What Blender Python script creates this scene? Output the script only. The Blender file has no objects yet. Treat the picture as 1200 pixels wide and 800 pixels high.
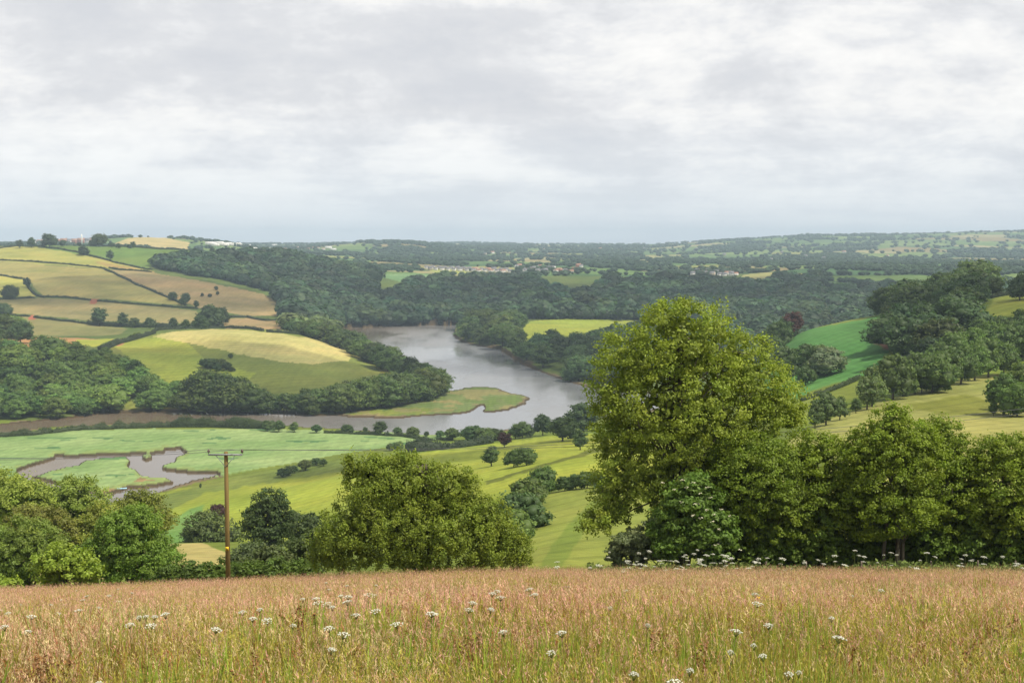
import bpy, math
import numpy as np
from mathutils import Vector

SC = bpy.context.scene
COL = SC.collection
rad = math.radians
# ------------------------------------------------------------------ camera, light, sky, exposure
F = 1500.0                      # focal length in photo pixels (photo 1200 wide)
H = 140.0                       # eye height above the river
PITCH = math.atan(117.0 / F)
cam_d = bpy.data.cameras.new('camera')
cam_d.sensor_width = 36.0
cam_d.lens = 36.0 * F / 1200.0
cam_d.clip_start = 0.2
cam_d.clip_end = 60000
cam = bpy.data.objects.new('camera', cam_d)
cam.location = (0, 0, H)
cam.rotation_euler = (math.pi / 2 - PITCH, 0, 0)
COL.objects.link(cam)
SC.camera = cam

SUN_EL = rad(56)
SUN_AZ = rad(118)               # measured from +Y (view direction) towards +X (right)
sun_dir = Vector((math.sin(SUN_AZ) * math.cos(SUN_EL), math.cos(SUN_AZ) * math.cos(SUN_EL), math.sin(SUN_EL)))
sd = bpy.data.lights.new('sun', 'SUN')
sd.energy = 4.8
sd.angle = rad(0.55)
sd.color = (1.0, 0.93, 0.79)
so = bpy.data.objects.new('sun', sd)
so.rotation_euler = (-sun_dir).to_track_quat('-Z', 'Y').to_euler()
so.location = (0, 0, 400)
COL.objects.link(so)

w = bpy.data.worlds.new('World')
SC.world = w
w.use_nodes = True
nt = w.node_tree
nt.nodes.clear()


def N(nt, typ, **kw):
    n = nt.nodes.new(typ)
    for k, v in kw.items():
        if k.startswith('_'):
            setattr(n, k[1:], v)
        else:
            n.inputs[k.replace('__', ' ')].default_value = v
    return n


def LK(nt, a, b):
    nt.links.new(a, b)


def ramp(nt, pts, interp='LINEAR'):
    r = nt.nodes.new('ShaderNodeValToRGB')
    r.color_ramp.interpolation = interp
    el = r.color_ramp.elements
    while len(el) > 1:
        el.remove(el[-1])
    for i, (p, c) in enumerate(pts):
        if i == 0:
            e = el[0]
            e.position = p
        else:
            e = el.new(p)
        if not hasattr(c, '__len__'):
            c = (c, c, c)
        e.color = (*c[:3], 1)
    return r


def mathn(nt, op, a, b=None, clamp=False):
    m = nt.nodes.new('ShaderNodeMath')
    m.operation = op
    m.use_clamp = clamp
    for i, x in enumerate((a, b)):
        if x is None:
            continue
        if hasattr(x, 'is_linked'):
            nt.links.new(x, m.inputs[i])
        else:
            m.inputs[i].default_value = x
    return m.outputs[0]


def mixc(nt, fac, a, b, mode='MIX'):
    m = nt.nodes.new('ShaderNodeMix')
    m.data_type = 'RGBA'
    m.blend_type = mode
    for idx, x in ((0, fac), (6, a), (7, b)):
        if hasattr(x, 'is_linked'):
            nt.links.new(x, m.inputs[idx])
        elif idx == 0:
            m.inputs[0].default_value = x
        else:
            m.inputs[idx].default_value = (*x[:3], 1)
    return m.outputs[2]


# sky: Nishita air with a broken layer of pale cloud over it
bg = N(nt, 'ShaderNodeBackground', Strength=0.125)
out = N(nt, 'ShaderNodeOutputWorld')
sky = N(nt, 'ShaderNodeTexSky', _sky_type='NISHITA', _sun_disc=False, _sun_elevation=SUN_EL, _sun_rotation=SUN_AZ,
        _air_density=1.0, _dust_density=1.2, _ozone_density=1.2)
tc = N(nt, 'ShaderNodeTexCoord')
sep = N(nt, 'ShaderNodeSeparateXYZ')
LK(nt, tc.outputs['Generated'], sep.inputs[0])
zc = mathn(nt, 'ADD', mathn(nt, 'MAXIMUM', sep.outputs[2], 0.0), 0.085)
px = mathn(nt, 'DIVIDE', sep.outputs[0], zc)
py = mathn(nt, 'DIVIDE', sep.outputs[1], zc)
pv = N(nt, 'ShaderNodeCombineXYZ')
LK(nt, px, pv.inputs[0])
LK(nt, py, pv.inputs[1])
n1 = N(nt, 'ShaderNodeTexNoise', Scale=1.05, Detail=9.0, Roughness=0.52, Distortion=0.25)
LK(nt, pv.outputs[0], n1.inputs['Vector'])
mp = N(nt, 'ShaderNodeMapping')
mp.inputs['Location'].default_value = (3.1, 7.3, 0)
mp.inputs['Scale'].default_value = (0.62, 1.0, 1)
LK(nt, pv.outputs[0], mp.inputs[0])
n2 = N(nt, 'ShaderNodeTexNoise', Scale=0.6, Detail=5.0, Roughness=0.5)
LK(nt, mp.outputs[0], n2.inputs['Vector'])
mp3 = N(nt, 'ShaderNodeMapping')
mp3.inputs['Location'].default_value = (0.4, 0.2, 0)
mp3.inputs['Scale'].default_value = (5.0, 5.0, 10.5)
LK(nt, tc.outputs['Generated'], mp3.inputs[0])
n3 = N(nt, 'ShaderNodeTexNoise', Scale=1.3, Detail=8.0, Roughness=0.64, Distortion=0.15)
LK(nt, mp3.outputs[0], n3.inputs['Vector'])
comb = mathn(nt, 'ADD', mathn(nt, 'MULTIPLY', n1.outputs[0], 0.22), mathn(nt, 'ADD', mathn(nt, 'MULTIPLY', n2.outputs[0], 0.23), mathn(nt, 'MULTIPLY', n3.outputs[0], 0.55)))
cr = ramp(nt, [(0.40, (4.95, 5.05, 5.3)), (0.465, (5.45, 5.5, 5.65)), (0.50, (6.1, 6.12, 6.2)), (0.53, (6.75, 6.7, 6.62)), (0.58, (7.4, 7.3, 7.1))])
# ramps clamp at 1 so scale
for e in cr.color_ramp.elements:
    e.color = (e.color[0] / 10, e.color[1] / 10, e.color[2] / 10, 1)
LK(nt, comb, cr.inputs[0])
cs = mixc(nt, 1.0, cr.outputs[0], (10, 10, 10), 'MULTIPLY')
elev = ramp(nt, [(0.0, 0.18), (0.02, 0.30), (0.055, 0.72), (0.10, 0.97)])
LK(nt, sep.outputs[2], elev.inputs[0])
low = mixc(nt, 0.75, sky.outputs[0], (6.0, 6.6, 7.4))
up = ramp(nt, [(0.18, 1.0), (0.5, 0.82)])     # unseen sky overhead dimmed to deepen contrast on the ground
LK(nt, sep.outputs[2], up.inputs[0])
cs = mixc(nt, 1.0, cs, up.outputs[0], 'MULTIPLY')
skc = mixc(nt, elev.outputs[0], low, cs)
LK(nt, skc, bg.inputs[0])
LK(nt, bg.outputs[0], out.inputs[0])

SC.view_settings.view_transform = 'Standard'
SC.view_settings.look = 'None'
SC.view_settings.gamma = 1
SC.view_settings.use_curve_mapping = False
SC.view_settings.exposure = 0.18
SC.render.engine = 'CYCLES'
SC.cycles.max_bounces = 6
SC.cycles.diffuse_bounces = 3
SC.cycles.glossy_bounces = 2
SC.cycles.transmission_bounces = 3
SC.cycles.volume_bounces = 0
SC.cycles.transparent_max_bounces = 8
SC.cycles.sample_clamp_indirect = 4

# ------------------------------------------------------------------ helpers
R = np.random.default_rng(7)
cp, sp = math.cos(PITCH), math.sin(PITCH)


def te(v):
    cy = (400.0 - np.asarray(v, float)) / F
    return (-sp + cy * cp) / (cp + cy * sp)


def pt(u, v, y):
    """point at photo position (u, v) and forward distance y"""
    cx = (u - 600.0) / F
    cy = (400.0 - v) / F
    d = cp + cy * sp
    return np.array((cx / d * y, y, H + (-sp + cy * cp) / d * y))


def project(x, y, z):
    dz = z - H
    fwd = y * cp - dz * sp
    up = y * sp + dz * cp
    return 600 + F * x / fwd, 400 - F * up / fwd


def srgb(h):
    h = h.lstrip('#')
    c = [int(h[i:i + 2], 16) / 255 for i in (0, 2, 4)]
    return np.array([((x + 0.055) / 1.055) ** 2.4 if x > 0.04 else x / 12.92 for x in c])


def hash2(ix, iy, seed):
    n = (ix.astype(np.int64) * 374761393 + iy.astype(np.int64) * 668265263 + seed * 974711) & 0xffffffff
    n = ((n ^ (n >> 13)) * 1274126177) & 0xffffffff
    return ((n ^ (n >> 16)) & 0xffff) / 65535.0


def vnoise(x, y, seed=0):
    x = np.asarray(x, float)
    y = np.asarray(y, float)
    ix = np.floor(x)
    iy = np.floor(y)
    fx = x - ix
    fy = y - iy
    fx = fx * fx * (3 - 2 * fx)
    fy = fy * fy * (3 - 2 * fy)
    a = hash2(ix, iy, seed)
    b = hash2(ix + 1, iy, seed)
    c = hash2(ix, iy + 1, seed)
    d = hash2(ix + 1, iy + 1, seed)
    return (a + (b - a) * fx) * (1 - fy) + (c + (d - c) * fx) * fy


def fbm(x, y, seed=0, o=4):
    s = 0
    a = 0.5
    for i in range(o):
        s = s + a * vnoise(np.asarray(x) * 2 ** i, np.asarray(y) * 2 ** i, seed + i)
        a *= 0.5
    return s / (1 - 0.5 ** o)


def inpoly(u, v, poly):
    u = np.asarray(u)
    v = np.asarray(v)
    r = np.zeros(u.shape, bool)
    n = len(poly)
    for i in range(n):
        x1, y1 = poly[i]
        x2, y2 = poly[(i + 1) % n]
        if y1 == y2:
            continue
        c = ((y1 > v) != (y2 > v)) & (u < (x2 - x1) * (v - y1) / (y2 - y1) + x1)
        r ^= c
    return r


def mesh(name, V, Fq, mat=None, tint=None, attr='tint', smooth=False, parent=None, nv=4):
    """one mesh object from numpy verts and faces of nv corners each (or a list of (faces, nv))"""
    me = bpy.data.meshes.new(name)
    V = np.ascontiguousarray(V, dtype=np.float32)
    groups = Fq if isinstance(Fq, list) else [(Fq, nv)]
    groups = [(np.asarray(f, dtype=np.int32).reshape(-1, k), k) for f, k in groups if len(f)]
    loops = np.concatenate([f.ravel() for f, k in groups])
    tot = np.concatenate([np.full(len(f), k, np.int32) for f, k in groups])
    start = np.concatenate([[0], np.cumsum(tot)[:-1]]).astype(np.int32)
    me.vertices.add(len(V))
    me.vertices.foreach_set('co', V.ravel())
    me.loops.add(len(loops))
    me.loops.foreach_set('vertex_index', loops)
    me.polygons.add(len(tot))
    me.polygons.foreach_set('loop_start', start)
    me.polygons.foreach_set('loop_total', tot)
    if smooth:
        me.polygons.foreach_set('use_smooth', np.ones(len(tot), bool))
    me.update(calc_edges=True)
    if tint is not None:
        a = me.attributes.new(attr, 'FLOAT_COLOR', 'POINT')
        c = np.ones((len(V), 4), np.float32)
        c[:, :3] = tint
        a.data.foreach_set('color', c.ravel())
    if mat is not None:
        me.materials.append(mat)
    o = bpy.data.objects.new(name, me)
    COL.objects.link(o)
    if parent is not None:
        o.parent = parent
    return o


def tag(o, label=None, cat=None, group=None, kind=None):
    if label:
        o['label'] = label
    if cat:
        o['category'] = cat
    if group:
        o['group'] = group
    if kind:
        o['kind'] = kind
    return o


def empty(name, loc, label, cat, group=None, rz=0.0):
    o = bpy.data.objects.new(name, None)
    o.empty_display_size = 0.5
    o.location = loc
    o.rotation_euler = (0, 0, rz)
    COL.objects.link(o)
    return tag(o, label, cat, group)


def copy_tree(o, parent=None):
    c = o.copy()
    COL.objects.link(c)
    if parent is not None:
        c.parent = parent
    for ch in list(o.children):
        copy_tree(ch, c)
    return c


def ordn(i):
    w_ = ['first', 'second', 'third', 'fourth', 'fifth', 'sixth', 'seventh', 'eighth', 'ninth', 'tenth', 'eleventh', 'twelfth',
          'thirteenth', 'fourteenth', 'fifteenth', 'sixteenth', 'seventeenth', 'eighteenth', 'nineteenth']
    if i < 19:
        return w_[i]
    tens = {2: 'twenty', 3: 'thirty', 4: 'forty', 5: 'fifty', 6: 'sixty', 7: 'seventy'}
    t, k = divmod(i + 1, 10)
    if k == 0:
        return tens[t][:-1] + 'ieth' if t in tens else str(i + 1)
    return tens[t] + '-' + w_[k - 1]


def tube(path, radii, sides=6):
    """closed tapering tube as (verts, quads)"""
    path = np.asarray(path, float)
    n = len(path)
    V = []
    for i in range(n):
        t = path[min(i + 1, n - 1)] - path[max(i - 1, 0)]
        t = t / (np.linalg.norm(t) + 1e-9)
        a = np.cross(t, (0.3, 0.9, 0.1) if abs(t[2]) > 0.8 else (0, 0, 1.0))
        a /= np.linalg.norm(a) + 1e-9
        b = np.cross(t, a)
        ang = np.linspace(0, 2 * np.pi, sides, endpoint=False)
        V.append(path[i] + radii[i] * (np.cos(ang)[:, None] * a + np.sin(ang)[:, None] * b))
    V = np.concatenate(V)
    Q = []
    for i in range(n - 1):
        for j in range(sides):
            k = (j + 1) % sides
            Q.append((i * sides + j, i * sides + k, (i + 1) * sides + k, (i + 1) * sides + j))
    c0 = len(V)
    V = np.concatenate([V, path[:1], path[-1:]])
    for j in range(sides):
        k = (j + 1) % sides
        Q.append((c0, k, j, j))
        Q.append((c0 + 1, (n - 1) * sides + j, (n - 1) * sides + k, (n - 1) * sides + k))
    return V, Q


class MB:
    """collects quads and triangles into one mesh"""

    def __init__(s):
        s.V, s.Q, s.T, s.n, s.C = [], [], [], 0, []

    def add(s, V, Q, col=None):
        V = np.asarray(V, float).reshape(-1, 3)
        for q in Q:
            q = [x + s.n for x in q]
            u_ = list(dict.fromkeys(q))
            (s.Q if len(u_) == 4 else s.T).append(u_)
        s.V.append(V)
        s.C.append(np.tile(np.array(col if col is not None else (1, 1, 1), float), (len(V), 1)))
        s.n += len(V)
        return s

    def tube(s, path, radii, sides=6, col=None):
        return s.add(*tube(path, radii, sides), col)

    def box(s, c, d, rz=0.0, col=None):
        c = np.asarray(c, float)
        x, y, z = np.asarray(d, float) / 2
        P = np.array([(a * x, b * y, e * z) for e in (-1, 1) for a, b in ((-1, -1), (1, -1), (1, 1), (-1, 1))])
        ca, sa = math.cos(rz), math.sin(rz)
        P = np.stack([P[:, 0] * ca - P[:, 1] * sa, P[:, 0] * sa + P[:, 1] * ca, P[:, 2]], 1) + c
        return s.add(P, [(0, 3, 2, 1), (4, 5, 6, 7), (0, 1, 5, 4), (1, 2, 6, 5), (2, 3, 7, 6), (3, 0, 4, 7)], col)

    def obj(s, name, mat, parent=None, smooth=False, tint=False):
        V = np.concatenate(s.V)
        g = [(np.array(s.Q), 4), (np.array(s.T), 3)]
        return mesh(name, V, g, mat, np.concatenate(s.C) if tint else None, smooth=smooth, parent=parent)


# ------------------------------------------------------------------ terrain heights
US = np.array([-300, 0, 100, 150, 200, 330, 450, 560, 650, 750, 850, 950, 1050, 1200, 1500], float)
EDGE = np.array([704, 702, 698, 696, 694, 688, 682, 679, 678, 677, 677, 677, 677, 677, 677], float) + 2
TAB = {   # ground rows as seen: forward distance -> photo row at each column of US
    100:  [718, 714, 710, 708, 706, 700, 692, 686, 678, 682, 684, 684, 684, 684, 684],
    130:  [720, 714, 712, 707, 702, 694, 688, 676, 656, 656, 654, 644, 634, 624, 604],
    200:  [700, 690, 682, 674, 662, 668, 655, 640, 622, 608, 594, 574, 562, 552, 530],
    300:  [662, 655, 650, 645, 640, 640, 625, 604, 580, 566, 550, 525, 512, 505, 490],
    400:  [645, 640, 635, 632, 628, 622, 598, 575, 556, 546, 530, 498, 485, 480, 460],
    500:  [628, 625, 620, 616, 612, 602, 578, 558, 540, 530, 510, 475, 457, 446, 425],
    620:  [610, 608, 602, 597, 592, 575, 556, 545, 528, 520, 490, 448, 425, 400, 380],
    750:  [561, 561, 561, 561, 561, 556, 540, 530, 517, 510, 480, 415, 392, 356, 340],
    850:  [528, 528, 528, 528, 528, 526, 521, 518, 509, 500, 470, 394, 375, 343, 330],
    950:  [502, 502, 502, 502, 502, 502, 502, 502, 501, 492, 455, 386, 366, 339, 325],
    1050: [480, 481, 480, 480, 480, 480, 482, 483, 483, 483, 456, 405, 372, 340, 325],
    1200: [412, 418, 424, 428, 432, 438, 452, 458, 458, 456, 442, 425, 400, 370, 350],
    1330: [395, 402, 405, 407, 409, 414, 434, 441, 441, 436, 424, 415, 398, 372, 352],
    1450: [388, 399, 398, 394, 390, 396, 423, 428, 420, 413, 410, 405, 392, 370, 350],
    1550: [384, 396, 396, 391, 387, 390, 418, 418, 408, 402, 400, 395, 386, 366, 350],
    1750: [368, 380, 382, 383, 383, 383, 403, 402, 388, 386, 386, 381, 374, 360, 345],
    2000: [348, 350, 354, 357, 360, 370, 388, 379, 376, 375, 372, 366, 360, 352, 340],
    2300: [318, 322, 324, 327, 330, 345, 362, 368, 356, 354, 350, 345, 342, 338, 330],
    2600: [298, 302, 303, 306, 310, 323, 336, 343, 338, 336, 333, 330, 328, 325, 320],
    2900: [290, 289, 288, 289, 291, 306, 322, 328, 326, 325, 322, 319, 317, 315, 310],
    3300: [293, 292, 291, 292, 296, 307, 314, 318, 318, 318, 315, 313, 312, 311, 306],
    4000: [292, 291, 290, 290, 293, 301, 306, 309, 309, 309, 309, 309, 309, 309, 305],
    5000: [290, 288, 284, 278, 279, 295, 299, 303, 304, 304, 304, 303, 303, 303, 300],
    6500: [289, 287, 287, 287, 288, 292, 284, 293, 296, 297, 294, 292, 290, 291, 290],
    9000: [288, 286, 286, 286, 286, 287, 286, 287, 288, 287.5, 282, 276.5, 275.5, 271.5, 272],
    13000: [287.5, 286, 286, 286, 286, 286, 284, 284.5, 286, 286, 284, 280, 278, 276, 277],
    30000: [289] * 15,
}


def pchip(x, Y, xi):
    """monotone cubic along axis 0"""
    h = np.diff(x)
    d = np.diff(Y, axis=0) / h[:, None]
    m = np.zeros_like(Y)
    s = d[:-1] * d[1:] > 0
    w1 = (2 * h[1:] + h[:-1])[:, None]
    w2 = (h[1:] + 2 * h[:-1])[:, None]
    with np.errstate(divide='ignore', invalid='ignore'):
        mm = (w1 + w2) / (w1 / d[:-1] + w2 / d[1:])
    m[1:-1] = np.where(s, mm, 0)
    m[0] = d[0]
    m[-1] = d[-1]
    k = np.clip(np.searchsorted(x, xi) - 1, 0, len(x) - 2)
    t = ((xi - x[k]) / h[k])[:, None]
    hh = h[k][:, None]
    return ((2 * t ** 3 - 3 * t ** 2 + 1) * Y[k] + (t ** 3 - 2 * t ** 2 + t) * hh * m[k]
            + (-2 * t ** 3 + 3 * t ** 2) * Y[k + 1] + (t ** 3 - t ** 2) * hh * m[k + 1])


z85 = H + 85 * te(EDGE)
z0 = np.full(len(US), H - 1.75)
ys_t = [0.3, 15, 40, 65, 85]
rows = [z0 + (z85 - z0) * (y / 85.0) for y in ys_t]
for y in sorted(TAB):
    ys_t.append(y)
    rows.append(H + y * te(np.array(TAB[y], float)))
ZT = np.array(rows)
LT = np.log(np.array(ys_t))

yr = [0.5]
while yr[-1] < 13400:
    y = yr[-1]
    yr.append(y + (max(0.25, 0.03 * y) if y < 60 else 0.0052 * y if 95 < y < 9500 else 0.008 * y if y < 95 else 0.03 * y))
YR = np.array(yr)
SV = np.concatenate([np.linspace(-1.6, -0.46, 28), np.arange(-0.45, 0.4501, 1.3 / F), np.linspace(0.46, 1.6, 28)])
zr = pchip(LT, ZT, np.log(YR))                     # rows x US
st = (US - 600) / F
zg = pchip(st, zr.T, np.clip(SV, st[0], st[-1])).T  # rows x cols
X = SV[None, :] * YR[:, None]
Y = np.repeat(YR[:, None], len(SV), 1)
amp = np.clip((Y - 110) / 400, 0, 1) * np.clip((zg - 3) / 12, 0, 1)
zg = zg + (fbm(X / 160, Y / 160, 3, 4) - 0.5) * amp * np.clip(Y / 300, 1, 9) * 1.3
zg = zg + (fbm(X / 3.0, Y / 3.0, 9, 3) - 0.5) * 0.12 * (Y < 120)
U_, V_ = project(X, Y, zg)
# where a point of the flat valley floor would show in the photograph
U0, V0 = project(X, Y, np.zeros_like(X))

RIVER = [(-300, 530), (-100, 516), (0, 508), (25, 505), (60, 500), (120, 497), (180, 495), (250, 495), (330, 499), (400, 503), (470, 508),
         (510, 511), (560, 506), (620, 501), (650, 498), (690, 491), (740, 486), (790, 474), (790, 462), (730, 460), (697, 456), (668, 448), (640, 438),
         (615, 428), (600, 418), (585, 409), (560, 405), (540, 400), (532, 393), (540, 386), (575, 383.5), (575, 379.5), (540, 380.5),
         (500, 381), (460, 382), (405, 384), (400, 389), (430, 402), (450, 415), (478, 432), (500, 450), (516, 459), (535, 458),
         (545, 454), (562, 453), (583, 455), (598, 461), (612, 463), (620, 466), (619, 472), (608, 477), (597, 481), (580, 483.5), (566, 483.5),
         (570, 478), (566, 475), (560, 476), (556, 480), (545, 484), (525, 486), (500, 486.5), (480, 489), (440, 490), (415, 489), (380, 487),
         (330, 485), (290, 484), (230, 483.5), (165, 483.5), (120, 485), (95, 489), (60, 492), (40, 495), (0, 499), (-100, 504), (-300, 515)]
POOL = [(18, 553), (40, 545), (62, 538), (66, 534), (80, 536.5), (100, 535), (120, 534), (160, 532.5), (192, 531), (194, 527), (210, 526), (219, 532),
        (205, 537), (205, 542), (191, 546), (190, 551), (215, 554), (262, 556), (240, 561), (225, 564), (195, 574), (175, 582), (150, 592), (125, 600),
        (108, 600), (118, 585), (90, 577), (40, 568)]
ISLE = [(36, 560), (62, 552), (93, 546), (97, 541), (115, 538), (148, 536), (153, 541), (149, 548), (160, 552), (167, 559), (178, 560), (195, 561),
        (205, 567), (185, 570), (165, 572), (150, 573), (135, 578), (120, 583), (115, 580), (100, 574), (60, 566)]
ISLET = [(167, 534), (171, 532.5), (178, 533), (179, 538), (173, 540), (167, 539)]
jit = (fbm(X / 14, Y / 14, 21, 3) - 0.5) * 3.0 + (fbm(X / 6, Y / 9, 25, 2) - 0.5) * 2.4
valley = (Y > 560) & (Y < 2300) & (zg < 16)
water = valley & inpoly(U0 + jit * 2, V0 + jit * 0.55, RIVER)
pool = valley & inpoly(U0 + jit, V0 + jit * 0.4, POOL) & ~inpoly(U0 + jit, V0 + jit * 0.4, ISLE) & ~inpoly(U0, V0, ISLET)
wet = water | pool
marsh = (Y > 600) & (Y < 1060) & (zg < 8) & (U_ < 560)
zg = np.where(valley & ~wet, np.maximum(zg, 0.75), zg)
zg = np.where(~wet & (zg < 0.75) & (Y > 500), 0.75, zg)
REED_PATCH = inpoly(U0, V0, [(-300, 512), (0, 513), (60, 507), (180, 504), (330, 505), (480, 509), (545, 514), (520, 520), (440, 534), (400, 538), (300, 552), (255, 560), (150, 580), (60, 592), (-300, 640)])
reed = marsh & REED_PATCH & ~wet
zg = np.where(reed, np.maximum(zg * 0.3, 0.9) + 0.35 + fbm(X / 9, Y / 9, 5, 3) * 0.8, zg)
zg = np.where(wet, -1.2, zg)
LY = np.log(YR)


def zat(x, y):
    """terrain height by bilinear lookup"""
    x = np.asarray(x, float)
    y = np.asarray(y, float)
    s = np.clip(x / y, SV[0], SV[-1])
    i = np.clip(np.searchsorted(YR, y) - 1, 0, len(YR) - 2)
    j = np.clip(np.searchsorted(SV, s) - 1, 0, len(SV) - 2)
    a = np.clip((y - YR[i]) / (YR[i + 1] - YR[i]), 0, 1)
    b = (s - SV[j]) / (SV[j + 1] - SV[j])
    return (zg[i, j] * (1 - a) * (1 - b) + zg[i + 1, j] * a * (1 - b) + zg[i, j + 1] * (1 - a) * b + zg[i + 1, j + 1] * a * b)


def cast(u, v, y0=5.0, y1=20000.0, off=0.0):
    """first ground point seen at photo position (u, v) beyond distance y0 -> (x, y, z)"""
    cx = (u - 600.0) / F
    cy = (400.0 - v) / F
    d = cp + cy * sp
    tx, tz = cx / d, (-sp + cy * cp) / d
    yy = np.exp(np.linspace(math.log(y0), math.log(y1), 1600))
    g = H + tz * yy - (zat(tx * yy, yy) + off)
    k = np.nonzero((g[:-1] > 0) & (g[1:] <= 0))[0]
    if len(k) == 0:
        k = [int(np.argmin(np.abs(g)))]
        y = yy[k[0]]
    else:
        k = k[0]
        y = yy[k] + (yy[k + 1] - yy[k]) * g[k] / (g[k] - g[k + 1])
    return np.array((tx * y, y, float(zat(tx * y, y))))


# ------------------------------------------------------------------ land cover: the colour of each field, one painted sun patch included
C = np.zeros(X.shape + (3,))
ALB = 1 / 1.62


def A(h, k=1.0):
    c = srgb(h)
    l = c @ np.array((0.21, 0.72, 0.07))
    return np.maximum(l + (c - l) * 1.08, 0.01) * ALB * k


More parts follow.
